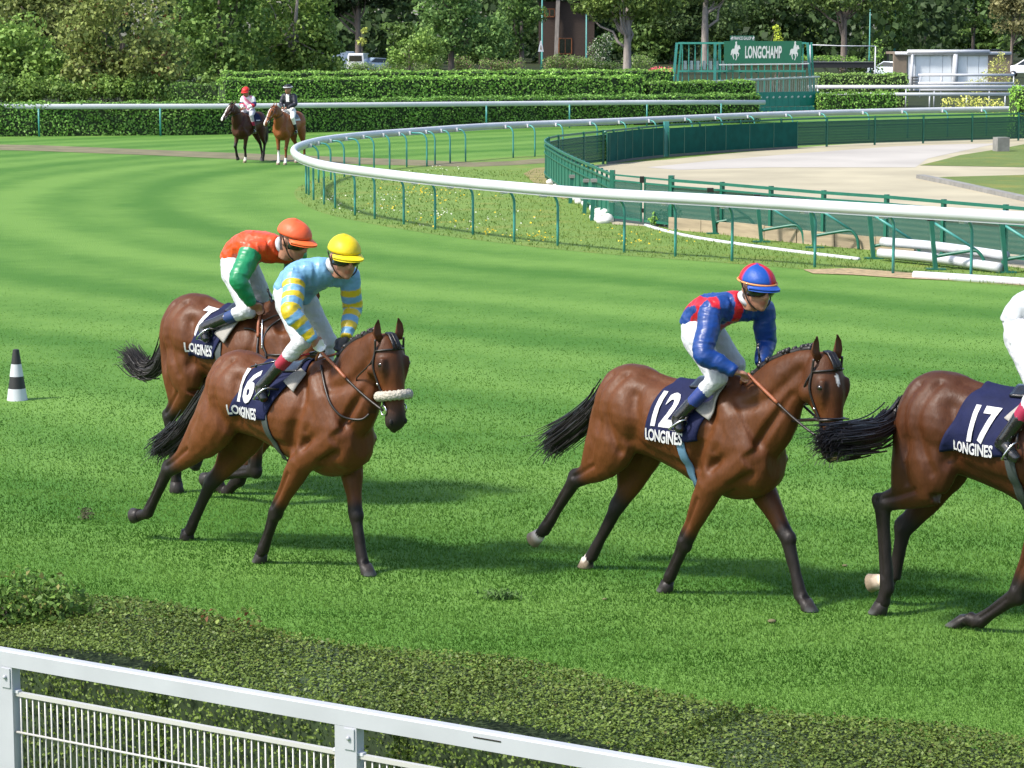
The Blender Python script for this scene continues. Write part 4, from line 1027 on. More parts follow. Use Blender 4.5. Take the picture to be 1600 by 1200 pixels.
# --- white spectators' fence in the foreground
FZT = 1.12
fa, fb = g(-120, 994.5, FZT), g(1220, 1224, FZT)
t = (fb - fa); t.z = 0; Lf = t.length; t.normalize(); nf = Vector((-t.y, t.x, 0)); az = math.atan2(t.y, t.x)
f0 = Vector((g(10, 1017, FZT).x, g(10, 1017, FZT).y, 0))
fence = empty('spectator_fence', f0, 0, 'white metal spectator fence with a box top rail and thin bars', 'fence')
M['fence_paint'] = mat('fence_paint', (.37,.38,.41), .4, .10, 3, bump=.03, bscale=8)
M['cream_edge'] = mat('white_gloss', (.42,.41,.39), .3, .05, 2)
def along(px, py): 
    q = g(px, py, FZT); return (q - fa).dot(t)
m_ = MB(); A0 = Vector((fa.x, fa.y, 0)) - t*3; B0 = Vector((fb.x, fb.y, 0)) + t*2
wid, hei, bev = .058, .080, .007
prof = [(-wid/2, -hei), (-wid/2, -bev), (-wid/2 + bev, 0), (wid/2 - bev, 0), (wid/2, -bev), (wid/2, -hei)]
m_.rings([[A0 + nf*(a + wid/2) + Z*(FZT + b) for a, b in prof], [B0 + nf*(a + wid/2) + Z*(FZT + b) for a, b in prof]]); m_.build('top_rail', M['fence_paint'], fence, smooth=False, off=f0)
sp = along(528, 1112) - along(2, 1016)
s0 = along(2, 1016)
for k in range(-1, 4):
    c = Vector((fa.x, fa.y, 0)) + t*(s0 + sp*k) + nf*(wid/2)
    m_ = MB(); m_.box(c + Z*((FZT - hei)/2), (.118, .058, FZT - hei - .002), az); po = m_.build('post', M['fence_paint'], fence, smooth=False, off=f0)
    m_ = MB(); m_.box(c + Z*(FZT - hei - .055) - nf*.032 + t*.022, (.055,.008,.095), az); m_.build('bracket', M['fence_paint'], po, smooth=False, off=f0)
    m_ = MB(); m_.ball(c + Z*(FZT - hei - .05) - nf*.04 + t*.022, .011, 8, 5); m_.build('bolt', M['grey_rail'], po, off=f0)
    a = c + t*.062 + nf*.0; b = c + t*(sp - .062)
    ztop = FZT - .215
    for (zb, r_) in ((ztop, .011), (ztop - .012 - .001, .0)):
        if r_:
            m_ = MB(); m_.beam(a + Z*zb, b + Z*zb, .024, .02); m_.build('panel_rail', M['cream_edge'], fence, smooth=False, off=f0)
    m_ = MB(); m_.tube([a + Z*(ztop - .19) - nf*.012, b + Z*(ztop - .19) - nf*.012], .006, 8); m_.build('cross_wire', M['cream_edge'], fence, off=f0)
    m_ = MB(); m_.tube([a + Z*(ztop - .62) - nf*.012, b + Z*(ztop - .62) - nf*.012], .006, 8); m_.build('cross_wire', M['cream_edge'], fence, off=f0)
    nb = int((b - a).length/.0385)
    bar_me = None
    for j in range(nb):
        q = a + t*((j + .6)*(b - a).length/nb)
        if bar_me is None:
            mm = MB(); mm.tube([(0,0,.08),(0,0,ztop - .008)], .0043, 6); bar_me = mm.mesh('bar', M['cream_edge'])
        if -1 < k + .5 < 2.6:
            o = link('bar', bar_me, fence); o.location = q - f0
    for e, sg_ in ((a, 1), (b, -1)):
        m_ = MB(); m_.box(e + Z*(ztop + .012) - t*(sg_*.01), (.06,.03,.014), az); m_.build('clip', M['white_paint'], fence, smooth=False, off=f0)
# scuff on the rail
m_ = MB(); c = g(751, 1153.5, FZT - .03); m_.box(Vector((fa.x, fa.y, FZT - .028)) + t*along(751, 1150) - nf*.0012, (.14,.002,.006), az); m_.build('scuff', M['dark'], fence, smooth=False, off=f0)

# tufts and clods on the turf
def tuft(label, px, py, w, n, cols, hh=.06):
    p = g(px, py); P = np.array([(R.gauss(0, w), R.gauss(0, w*.45), R.uniform(0, hh)) for _ in range(n)])
    V = leaf_polys(P, np.tile([0, -1, .6], (n, 1)), .05, .6, .25)
    o = link('turf_tuft', quads_mesh('turf_tuft', V, 4, mixcol(n, *cols), M['leaf'])); o.location = p; tag(o, label, 'tuft', kind='stuff')
tuft('dark torn tuft of grass on the turf between the two lead horses', 783, 936, .07, 260, ((.015,.035,.008),(.05,.10,.02)))
tuft('dark broken stalks on the turf left of the yellow capped rider', 135, 812, .03, 60, ((.03,.03,.015),(.06,.06,.03)), .1)
for (px, py, r, lab) in [(1206,974,.035,'small dark clod of earth below the front hoof of number 12'),(945,938,.02,'tiny earth clod near the hind hooves of number 12'),(1320,886,.025,'earth clod on the turf left of the last horse')]:
    p = g(px, py) if py < 1100 else g(px, py, .97)
    m_ = MB(); m_.ball((0,0,r*.5), (r*.9, r*.6, r*.4), 8, 5); o = m_.build('clod', M['dirt']); o.location = p; tag(o, lab, 'clod')
# ------------------------------------------------------------------ horses and riders
class Frame:
    """a horse's own frame: x forward, y to its left, z up, in units of its size s"""
    def __init__(s, deg, s_, px=None, py=None, z=1.6, x=-.42, o=None):
        t = math.radians(deg); s.rz = -t; s.s = s_
        s.h = Vector((math.cos(t), -math.sin(t), 0)); s.l = Vector((math.sin(t), math.cos(t), 0))
        if o is None:
            p = g(px, py, z*s_); o = p - s.h*x*s_
        s.o = Vector((o.x, o.y, 0))
    def P(s, px, py, v=0.0):
        r = ray(px, py); t = ((s.o + s.l*(v*s.s) - EYE).dot(s.l))/r.dot(s.l); q = EYE + r*t - s.o
        return Vector((q.dot(s.h)/s.s, v, q.z/s.s))
def lerp(a, b, t): return Vector(a)*(1 - t) + Vector(b)*t
def limb(mb, pts, rs, rl=None, sub=4, n=12, lat=(0,1,0)):
    k = len(pts); P = catmull([tuple(p) for p in pts], sub)
    f = lambda arr: [float(np.interp(i/sub, range(k), arr)) for i in range(len(P))]
    mb.tube(P, f(rs), n, lat=lat, rl=f(rl if rl is not None else rs))
TORSO = np.array([  # x, zc, hz, hy, narrowing of the upper half
 (-.765,1.25,.10,.09,0),(-.735,1.26,.20,.17,.0),(-.66,1.275,.285,.235,.05),(-.56,1.285,.315,.270,.08),(-.42,1.28,.322,.282,.12),(-.24,1.245,.312,.272,.18),
 (-.04,1.205,.325,.285,.2),(.14,1.175,.368,.285,.28),(.30,1.175,.415,.262,.45),(.42,1.175,.445,.250,.55),(.54,1.155,.415,.240,.4),(.66,1.105,.330,.220,.2),(.75,1.06,.23,.180,.1),(.80,1.04,.13,.12,0)])
def torso_rings(n=28, sub=3):
    P = catmull([tuple(r) for r in TORSO], sub); rg = []
    for x, zc, hz, hy, kt in P:
        ring = []
        for j in range(n):
            a = 2*math.pi*j/n; c, s_ = math.cos(a), math.sin(a)
            y = hy*c*(1 - kt*max(0, s_)**1.6)
            if s_ < 0: y *= (1 - .12*(-s_)**2)
            ring.append((x, y, zc + hz*s_))
        rg.append(ring)
    return rg
HEADK = 1.34
HEAD = np.array([  # t, front, back, half width
 (-.045,.00,-.10,.040),(0,.045,-.135,.070),(.07,.072,-.165,.092),(.14,.086,-.185,.100),(.21,.088,-.185,.096),(.29,.080,-.150,.080),(.37,.070,-.100,.063),(.46,.060,-.075,.056),(.53,.060,-.072,.060),(.585,.052,-.076,.062),(.625,.032,-.064,.052),(.65,.005,-.030,.022)])
BLACKLEG = np.array((.012,.009,.008))
def sculpt(me, s, legs, hp):
    """press the grooves between the muscles into the body and raise the bellies of the muscles"""
    V = mverts(me)/s; nn = np.array([v.normal[:] for v in me.vertices]); D = np.zeros(len(V))
    def groove(pts, w, depth, side=None):
        P = np.array(catmull([tuple(p) for p in pts], 5))
        for A, B in zip(P[:-1], P[1:]): pass
        best = np.full(len(V), 9.)
        Q = V if side is None else V*np.array((1, side, 1))
        for A, B in zip(P[:-1], P[1:]):
            d = B - A; t = np.clip(((Q - A) @ d)/((d @ d) + 1e-9), 0, 1); best = np.minimum(best, np.linalg.norm(Q - A - t[:, None]*d, axis=1))
        return -2.6*depth*np.exp(-(best/w)**2)
    for sd in (-1, 1):
        for pts, w, dp in (
          ([(.30,.12,1.50),(.38,.20,1.30),(.30,.25,1.08),(.26,.24,.95)], .050, .018),      # behind the shoulder
          ([(.40,.10,1.52),(.56,.17,1.32),(.62,.18,1.20)], .040, .014),                     # in front of the shoulder blade
          ([(.46,.17,1.36),(.50,.20,1.22),(.44,.22,1.10)], .028, .009),
          ([(.50,.21,1.06),(.40,.23,.98)], .034, .014),                                     # triceps lower edge
          ([(.74,.13,1.04),(.66,.18,.94),(.56,.19,.88)], .032, .013),                       # breast
          ([(.98,.10,1.52),(.80,.14,1.26),(.70,.14,1.08)], .034, .015),                     # jugular groove
          ([(1.02,.07,1.70),(.78,.13,1.48),(.60,.13,1.42)], .045, .010),
          ([(-.30,.24,1.42),(-.27,.27,1.25),(-.30,.25,1.08)], .060, .016),                  # hollow of the flank
          ([(-.44,.14,1.55),(-.52,.24,1.36),(-.50,.27,1.18),(-.42,.24,1.0)], .034, .010),
          ([(-.58,.14,1.52),(-.64,.22,1.32),(-.62,.22,1.10),(-.62,.18,.95)], .034, .013),   # hamstring line
          ([(.16,.24,.95),(-.05,.25,.98),(-.24,.23,1.03)], .045, .008),
          ([(-.30,.08,1.56),(-.05,.09,1.51),(.2,.08,1.52)], .05, .006)):
            D += groove([(x, y, z) for x, y, z in pts], w, dp, sd)*(V[:, 1]*sd > .0)
        for k in range(6):                                                                   # ribs, faint
            x = .10 - k*.065; D += groove([(x,.26,1.32),(x - .04,.285,1.12),(x - .02,.25,1.0)], .018, .0028, sd)
    for key, (S, K, F, C, c2, ax) in legs.items():
        c0 = (F - K).normalized(); u_ = (K - S).normalized(); hind = key[1] == 'H'; o = Vector((0, .045 if key[0] == 'L' else -.045, 0)); b = Vector((u_.z, 0, -u_.x))
        D += groove([lerp(S, K, .25) + o*1.6 + b*.015, lerp(S, K, .6) + o*1.1 + b*.012, lerp(S, K, .9) + o*.9 + b*.02], .018, .008)
        bk = Vector((c0.z, 0, -c0.x))
        D += groove([lerp(K, F, .15) + o*.75 + bk*.012, lerp(K, F, .85) + o*.75 + bk*.012], .009, .006)  # between cannon and tendon
        D += groove([F + (C - F)*.55 - bk*.045, F + (C - F)*.55 + bk*.04], .02, .004)
    D += np.array([.0045*mnoise.noise(Vector((p[0]*6, p[1]*6, p[2]*6))) + .0022*mnoise.noise(Vector((p[0]*17, p[1]*17, p[2]*12))) for p in V])
    set_verts(me, (V + nn*D[:, None])*s)
def horse(name, label, cat, fr, pose, base=(.10,.03,.01), belly=None, group=None, voxel=.0135, socks={}, star=False, blaze=False, points=BLACKLEG, far=False):
    s = fr.s
    root = empty(name, fr.o, fr.rz, label, cat, group)
    mb = MB()
    mb.rings(torso_rings())
    limb(mb, [(-.35,0,1.44),(-.1,0,1.39),(.12,0,1.41),(.3,0,1.46),(.5,0,1.45)], [.14,.12,.12,.13,.12], [.10,.10,.09,.055,.06])
    legs = {}
    for key in ('RH','LH'):
        sg = -1 if key[0] == 'R' else 1
        K, F, T = [Vector(v) for v in pose[key]]
        hip = Vector((-.48, sg*.13, 1.22)); a, b = .34, .40
        D = (K - hip); L = D.length
        if L > (a + b)*.985: q = L/(a + b)/.985; a *= q; b *= q
        ca = (a*a + L*L - b*b)/(2*a*L); ca = max(-1, min(1, ca)); ang = math.acos(ca)
        dn = D.normalized(); perp = Vector((-dn.z, 0, dn.x)); perp = perp if perp.x > 0 else -perp
        S = hip + dn*(a*math.cos(ang)) + perp*(a*math.sin(ang)); S.y = sg*.165
        mid = lerp(S, K, .5)
        limb(mb, [(-.55, sg*.13, 1.40), lerp((-.50, sg*.145, 1.2), S, .45), lerp(S, K, .10)], [.16,.205,.125], [.10,.125,.085])
        c0 = (F - K).normalized(); back = Vector((c0.z, 0, -c0.x)); back = back.normalized() if back.length > .01 else Vector((-1,0,0))
        limb(mb, [(-.655, sg*.11, 1.28), lerp((-.66, sg*.125, 1.18), mid, .5), lerp(mid, K, .25) + back*.012, lerp(mid, K, .8) + back*.034], [.115,.115,.068,.024], [.10,.095,.050,.022])
        limb(mb, [S, lerp(S, K, .35), lerp(S, K, .7), K], [.118,.104,.078,.062], [.088,.074,.054,.050])
        limb(mb, [lerp(S, K, .68) + back*.045, K + back*.045 - c0*.035, K + back*.03 + c0*.05], [.018,.032,.030], [.016,.026,.024])
        legs[key] = (S, K, F, T)
    for key in ('RF','LF'):
        sg = -1 if key[0] == 'R' else 1
        E, K, F, T = [Vector(v) for v in pose[key]]
        SH = Vector((.66, sg*.15, 1.08)); 
        limb(mb, [(.34, sg*.085, 1.48), (.48, sg*.140, 1.30), SH], [.12,.16,.125], [.06,.085,.085])
        limb(mb, [SH, lerp(SH, E, .5) + Vector((.015,0,0)), E], [.130,.125,.105], [.09,.09,.08])
        limb(mb, [(.36, sg*.14, 1.18), lerp((.36, sg*.16, 1.10), E, .6), E + (K - E)*.22], [.14,.12,.07], [.08,.08,.055])
        limb(mb, [E, lerp(E, K, .28), lerp(E, K, .65), K], [.114,.096,.067,.058], [.086,.076,.056,.052])
        mb.ball(K + Vector((.012,0,.0)), (.060,.053,.068), 12, 8)
        legs[key] = (E, K, F, T)
    hoofs = []
    for key, (S, K, F, T) in legs.items():
        hind = key[1] == 'H'; w = 1.0
        c0 = (F - K).normalized(); back = Vector((c0.z, 0, -c0.x))
        if back.length < .01: back = Vector((-1,0,0))
        limb(mb, [K, lerp(K, F, .22), lerp(K, F, .6), F], [.060,.050,.044,.052], [.051,.042,.038,.046])
        limb(mb, [lerp(K, F, .15) + back*.022, lerp(K, F, .6) + back*.022, lerp(K, F, .92) + back*.018], [.020,.018,.026], [.018,.017,.024])
        ground = T.z < .06
        if ground: T = Vector((T.x, T.y, .0))
        d = (T - F); 
        C = lerp(F, T, .52)
        if ground: C = Vector((lerp(F, T, .45).x, T.y, max(.075, F.z*.45)))
        limb(mb, [F, lerp(F, C, .5), C], [.051,.045,.052], [.046,.042,.051])
        ax = Vector((0,0,-1)) if ground else (T - C).normalized()
        fwd = Vector((1,0,0)) - ax*ax.x
        if fwd.length < .2: fwd = Vector((0,0,1)) - ax*ax.z
        fwd.normalize(); lat = ax.cross(fwd)
        hl = .085
        c1 = C - ax*.012; c2 = Vector((T.x, T.y, .001)) if ground else C + ax*hl
        rg = []
        for cc, r1, r2 in ((c1,.048,.047),(lerp(c1,c2,.5),.056,.053),(lerp(c1,c2,.88),.064,.058),(c2,.056,.050)):
            rg.append([cc + fwd*(r1*math.cos(2*math.pi*j/14)) + lat*(r2*math.sin(2*math.pi*j/14)) for j in range(14)])
        hoofs.append(rg)
        mb.rings([[lerp(p, c1, .12) for p in rg[0]], [lerp(p, lerp(c1,c2,.5), .15) for p in rg[1]]])
        legs[key] = (S, K, F, C, c2, ax)
    mb.ball((.69,-.085,.98), (.11,.09,.15), 12, 8); mb.ball((.69,.085,.98), (.11,.09,.15), 12, 8)
    # neck and head
    poll = Vector(pose['poll']); dl = math.radians(pose.get('turn', 18)); ti = math.radians(pose.get('tilt', 12)); HL = pose.get('head', 1.0)
    f = Vector((math.cos(dl), -math.sin(dl), 0)); a_ = f*math.sin(ti) - Z*math.cos(ti); d_ = f*math.cos(ti) + Z*math.sin(ti); l_ = Vector((math.sin(dl), math.cos(dl), 0))
    hp = lambda t, dd, ll: poll + (a_*t + d_*dd + l_*ll)*HL
    npts = [(.42,0,1.22),(.66,0,1.33),lerp((.66,0,1.33), hp(.06,-.11,0), .42) + Vector((-.02,0,.06)), lerp((.66,0,1.33), hp(.06,-.11,0), .75) + Vector((0,0,.05)), hp(.05,-.09,0)]
    nrs = [.36,.29,.215,.165,.125]; nrl = [.20,.165,.115,.090,.078]
    limb(mb, npts, nrs, nrl, 5, 16)
    rg = []
    for t, fr_, bk, hw in catmull([tuple(r) for r in HEAD], 3):
        c = hp(t, (fr_ + bk)/2, 0); hd = (fr_ - bk)/2*HL; w = hw*HL*HEADK
        rg.append([c + d_*(hd*math.cos(2*math.pi*j/20)) + l_*(w*math.sin(2*math.pi*j/20)*(1 - .12*max(0, math.cos(2*math.pi*j/20)))) for j in range(20)])
    mb.rings(rg)
    for sg in (-1, 1):
        mb.ball(hp(.20,-.10,sg*.075), .080*HL, 12, 8)
        limb(mb, [hp(.13,.045,sg*.092), hp(.20,.035,sg*.098), hp(.36,.0,sg*.060)], [.030,.032,.016], n=8)
        mb.ball(hp(.575,.012,sg*.052), .025*HL, 10, 6)
    limb(mb, [hp(.60,-.055,0), hp(.635,-.05,0), hp(.655,-.025,0)], [.030,.032,.02], n=8)
    mb.v = [tuple(Vector(v)*s) for v in mb.v]
    me = fuse(mb, voxel*s, 4, 'body')
    if not far: sculpt(me, s, legs, hp)
    # ears
    eb = MB()
    for sg in (-1, 1):
        e0 = hp(.01,.005,sg*.075); e1 = hp(-.05,-.002,sg*.095); e2 = hp(-.105,.010,sg*.093); e3 = hp(-.145,.016,sg*.084)
        rg = []
        for p, w, th in ((e0,.030,.022),(e1,.037,.020),(e2,.025,.013),(e3,.004,.003)):
            rg.append([(p + l_*(w*HL*math.cos(2*math.pi*j/10)) + d_*(th*HL*math.sin(2*math.pi*j/10) - (.022*HL*(1 - abs(math.cos(2*math.pi*j/10))) if math.sin(2*math.pi*j/10) > 0 else 0)))*s for j in range(10)])
        eb.rings(rg)
    for rg in hoofs: eb.rings([[tuple(Vector(p)*s) for p in r] for r in rg])
    nb = len(me.vertices)
    bm = bmesh.new(); bm.from_mesh(me)
    vs = [bm.verts.new(v) for v in eb.v]
    for fc in eb.f:
        try: bm.faces.new([vs[i] for i in fc]).smooth = True
        except ValueError: pass
    bm.to_mesh(me); bm.free()
    # colour of the coat: points, muzzle, markings
    V = mverts(me)/s
    col = np.tile(np.array(base), (len(V), 1))
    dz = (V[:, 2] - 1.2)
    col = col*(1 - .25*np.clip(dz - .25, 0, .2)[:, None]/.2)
    hd = V - np.array(poll); ht = hd @ np.array(a_)/HL; hdd = hd @ np.array(d_)/HL; hl = hd @ np.array(l_)/HL
    onhead = (ht > -.02) & (np.abs(hl) < .13) & (hdd > -.22) & (hdd < .12) & (np.linalg.norm(hd, axis=1) < .8)
    def smst(x, a, b): 
        t = np.clip((x - a)/(b - a), 0, 1); return t*t*(3 - 2*t)
    k = (smst(ht, .40, .58)*onhead)[:, None]; dark = np.array((.020,.013,.011)) if points is BLACKLEG else np.array(base)*.7
    col = col*(1 - k) + dark*k
    if points is BLACKLEG:
        e = (np.exp(-(((ht - .185)/.05)**2 + ((hdd - .03)/.05)**2))*onhead*.75)[:, None]; col = col*(1 - e) + dark*e
    if star:
        q = ((ht - .135)/.042)**2 + ((hl + .004)/.014)**2 + .25*np.sin(ht*200); col[(q < 1) & onhead & (hdd > .03)] = (.72,.68,.64)
        q = ((ht - .62)/.03)**2 + ((hl + .02)/.02)**2; col[(q < 1) & onhead & (hdd > -.02)] = (.45,.26,.22)
    if blaze:
        q = np.abs(hl) < (.018 + .018*smst(ht, .25, .6)); col[q & onhead & (hdd > .0) & (ht > .05)] = (.75,.72,.68)
    for key, (S, K, F, C, c2, ax) in legs.items():
        hind = key[1] == 'H'
        start = lerp(S, K, .45 if hind else .66)
        pts = np.array([start, lerp(S, K, .88), K, F, C, c2]); par = [0, 1, 1.4, 2, 3, 4]
        best = np.full(len(V), 9.); bt = np.zeros(len(V))
        for i in range(len(pts) - 1):
            A, B = pts[i], pts[i+1]; dd = B - A; t = np.clip(((V - A) @ dd)/((dd @ dd) + 1e-9), 0, 1)
            q = np.linalg.norm(V - (A + t[:, None]*dd), axis=1); m_ = q < best
            best[m_] = q[m_]; bt[m_] = (par[i] + t*(par[i+1] - par[i]))[m_]
        near = best < .095
        other = near & (bt > 0)
        pc = np.array(points)
        kk = (smst(bt, .05, 1.0)*other)[:, None]; col = col*(1 - kk) + pc*kk
        if key in socks:
            sp, lv = socks[key]
            w = other & (bt > sp + .12*np.sin(V[:, 1]*90 + V[:, 0]*40)) & (bt < 3.2); col[w] = lv
        hoof = other & (bt > 3.12)
        col[hoof] = (.030,.026,.024) if key not in socks else (.22,.17,.12)
        if key not in socks: col[other & (bt > 3.9)] = (.10,.10,.10)
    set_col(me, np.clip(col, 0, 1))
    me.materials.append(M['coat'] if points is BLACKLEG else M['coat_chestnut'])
    body = link('body', me, root)
    H = dict(root=root, s=s, me=me, bvh=bvh_of(me), hp=hp, poll=poll, f=f, a=a_, d=d_, l=l_, HL=HL, npts=npts, nrs=nrs, legs=legs, fr=fr, body=body, far=far)
    # eyes, nostrils
    for sg in (-1, 1):
        m_ = MB(); m_.ball(hp(.178,.040,sg*.112)*s, .021*HL*s, 12, 8); m_.build('eye', M['eye'], root)
        m_ = MB(); m_.ball(hp(.588,.022,sg*.060)*s, (.013*s,.016*s,.024*s), 10, 6); m_.build('nostril', M['nostril'], root)
    # tail
    tp = [Vector((-.735,0,1.42))] + [Vector(p) for p in pose['tail']]
    m_ = MB(); P = [Vector(p) for p in catmull([tuple(p*s) for p in tp], 6)]; n = len(P); tw = pose.get('tailw', .085)*s
    rr = [np.interp(i/(n-1), [0,.25,.7,1], [.035*s, tw*.70, tw*.86, tw*.30]) for i in range(n)]
    m_.tube(P, rr, 10)
    for k in range(520 if not far else 20):
        st = R.uniform(.05, .8); i0 = int(st*(n-1)); o_ = Vector((R.gauss(0,1), R.gauss(0,1), R.gauss(0,1)))*.5
        a = o_*rr[i0]*1.1; sp = R.uniform(.7, 1.35); wild = R.random() < .04; ext = R.uniform(.2, .8) + (.9 if wild else 0); Q = []
        for j in range(i0, n):
            w = (j - i0)/max(1, n - 1 - i0); Q.append(P[j] + a*(1 + w*(sp - 1)))
        Q.append(P[-1] + (P[-1] - P[-3])*ext + a*sp*1.15*(1.6 if wild else 1) + Vector((0,0,-.02*s)))
        m_.tube(Q, [max(.0010, (.0052 if not wild else .0028)*s*(1 - i/len(Q))**.6 + .0006) for i in range(len(Q))], 4, cap=False)
    m_.build('tail', M['hair'] if points is BLACKLEG else M['hair_chestnut'], root)
    # mane plaits along the crest, forelock
    nc = catmull([tuple(p) for p in npts], 10); nr = [np.interp(i/10, range(len(nrs)), nrs) for i in range(len(nc))]
    crest = []
    for i in range(len(nc)):
        p = Vector(nc[i]); t = (Vector(nc[min(i+1, len(nc)-1)]) - Vector(nc[max(i-1,0)])).normalized(); u_ = Vector((0,0,1)) - t*t.z; u_.normalize()
        crest.append(p + u_*(nr[i]*.99))
    hairm = M['hair'] if points is BLACKLEG else M['hair_chestnut']
    m_ = MB(); cc = [c*s for c in crest[14:39]]
    m_.tube([c for c in cc], [.022*s]*len(cc), 8, lat=(0,1,0), rl=[.014*s]*len(cc)); mane = m_.build('mane', hairm, root)
    if pose.get('plaits', True) and not far:
        for k in range(11):
            i = 15 + k*2.25; c = (crest[int(i)] + Vector((R.gauss(0,.004), R.gauss(0,.01), .018)))*s
            q = MB(); q.ball(c, (.019*s,.017*s,.020*s), 9, 6); q.ball(c + Vector((.004,.012,.012))*s, .013*s, 8, 5); q.build('plait', hairm, mane)
    m_ = MB()
    for k in range(16 if not far else 6):
        q = R.uniform(-.022,.022); m_.tube([(hp(-.045,-.01,q))*s, hp(-.03,.04,q*1.3)*s, hp(.03,.082,q*1.5)*s, hp(.085,.095,q*1.7)*s], [.009*s,.010*s,.008*s,.002*s], 5)
    m_.build('forelock', hairm, root)
    return H
def surf(H, x, phi, off):
    """point on the body at station x, angle phi from the spine towards the horse's right (radians)"""
    s = H['s']; c = Vector((x, 0, 1.22))*s; d = Vector((0, -math.sin(phi), math.cos(phi)))
    h = H['bvh'].ray_cast(c + d*1.2*s, -d, 1.2*s)
    hz = float(np.interp(x, TORSO[:,0], TORSO[:,2])); hy = float(np.interp(x, TORSO[:,0], TORSO[:,3])); zc = float(np.interp(x, TORSO[:,0], TORSO[:,1]))
    lim = (1/math.sqrt((math.sin(phi)/hy)**2 + (math.cos(phi)/hz)**2) + abs(zc - 1.22)*abs(math.cos(phi)) + .02)*s
    p = h[0] if h[0] is not None else c + d*.3*s
    if abs(phi) > 1.7 and (p - c).length > lim: p = c + d*lim
    return p + d*off*s
def surf_patch(H, name, mt, nx, ny, fn, off, thick=.006, parent=None, wave=0.0):
    m_ = MB(); G = []
    for j in range(ny + 1):
        row = []
        for i in range(nx + 1):
            x, ph = fn(i/nx, j/ny); o_ = off + (wave*math.sin(x*23 + ph*5)*(j/ny) if wave else 0); row.append(surf(H, x, ph, o_))
        G.append(row)
    # smooth the drape a little
    for _ in range(2):
        G2 = [[G[j][i] if j in (0, ny) or i in (0, nx) else (G[j][i]*2 + G[j-1][i] + G[j+1][i] + G[j][i-1] + G[j][i+1])/6 for i in range(nx+1)] for j in range(ny+1)]; G = G2
    vs = [p for r in G for p in r]; fs = [(j*(nx+1)+i, j*(nx+1)+i+1, (j+1)*(nx+1)+i+1, (j+1)*(nx+1)+i) for j in range(ny) for i in range(nx)]
    m_.add(vs, fs); me = m_.mesh(name, M[mt] if isinstance(mt, str) else mt)
    o = link(name, me, parent or H['root']); md = o.modifiers.new('t', 'SOLIDIFY'); md.thickness = thick*H['s']; md.offset = 0
    return o
def surf_text(H, name, txt, size, x0, ph0, mt, parent, off, bold=.03, xs_=1.0, skew=0.0, rad=.30):
    vs, fs = text_mesh(txt, size, bold, 2); s = H['s']
    me = bpy.data.meshes.new(name)
    me.from_pydata([surf(H, x0 + x*xs_ + y*skew, ph0 - (y + x*xs_*H.get('tslope', 0))/rad, off) for x, y, z in vs], [], fs); me.materials.append(M[mt]); return link(name, me, parent)
def straps(H, name, pts, r, mt, root=None, flat=None):
    m_ = MB(); P = catmull([tuple(p) for p in pts], 6); k = [r]*len(P)
    m_.tube(P, k, 7); return m_.build(name, M[mt], root or H['root'])
def bridle(H, noseband='dark', hands=None, rein_v=0):
    s = H['s']; hp = H['hp']; B = H['bvh']
    def hs(t, ang, off=.006):
        """point on the head surface: ang 0 = front, 90 = left"""
        d = H['d']*math.cos(math.radians(ang)) + H['l']*math.sin(math.radians(ang)); c = hp(t, -.02, 0)*s
        q = B.ray_cast(c + d*.35*s, -d, .35*s); p = q[0] if q[0] is not None else c + d*.08*s
        return p + d*off*s
    br = MB(); br.tube([hs(.385, a, .010) for a in range(0, 360, 18)], .009*s, 7, closed=True)
    root = br.build('bridle', M['dark'], H['root'])
    m_ = MB(); m_.tube([hs(.075, a, .008) for a in range(-85, 86, 12)], .008*s, 7); m_.build('browband', M['dark'], root)
    for sg in (-1, 1):
        pts = [hs(-.005, sg*78, .008), hs(.075, sg*88, .008), hs(.18, sg*97, .008), hs(.30, sg*95, .008), hs(.39, sg*88, .010), hs(.475, sg*92, .012)]
        m_ = MB(); m_.tube(catmull(pts, 4), .0085*s, 6); m_.build('cheekpiece', M['dark'], root)
        m_ = MB(); c = hs(.50, sg*95, .014); m_.tube([c + (H['a']*math.cos(a)*.036 + H['d']*math.sin(a)*.036)*s for a in np.linspace(0, 2*math.pi, 14, endpoint=False)], .0055*s, 6, closed=True); m_.build('bit_ring', M['steel'], root)
        m_ = MB(); c = hs(.31, sg*95, .014); m_.ball(c, .009*s, 8, 5); m_.build('buckle', M['steel'], root)
    H['bit'] = {sg: hs(.50, sg*95, .018) for sg in (-1, 1)}
    m_ = MB(); pts = [hs(.05, 80, .006), hs(.16, 110, .008), hs(.27, 150, .012), hs(.29, 180, .014), hs(.27, 210, .012), hs(.16, 250, .008), hs(.05, 280, .006)]
    m_.tube(catmull(pts, 4), .006*s, 6); m_.build('throat_lash', M['dark'], root)
    if noseband == 'sheepskin':
        m_ = MB(); P = [hs(.40, a, .028) for a in range(-112, 113, 6)]; m_.tube(P, [.036*s*(1 + .10*math.sin(i*2.3) + R.uniform(-.05,.05)) for i in range(len(P))], 12); m_.build('sheepskin_noseband', M['wool'], H['root'])
    H['hs'] = hs
    return root
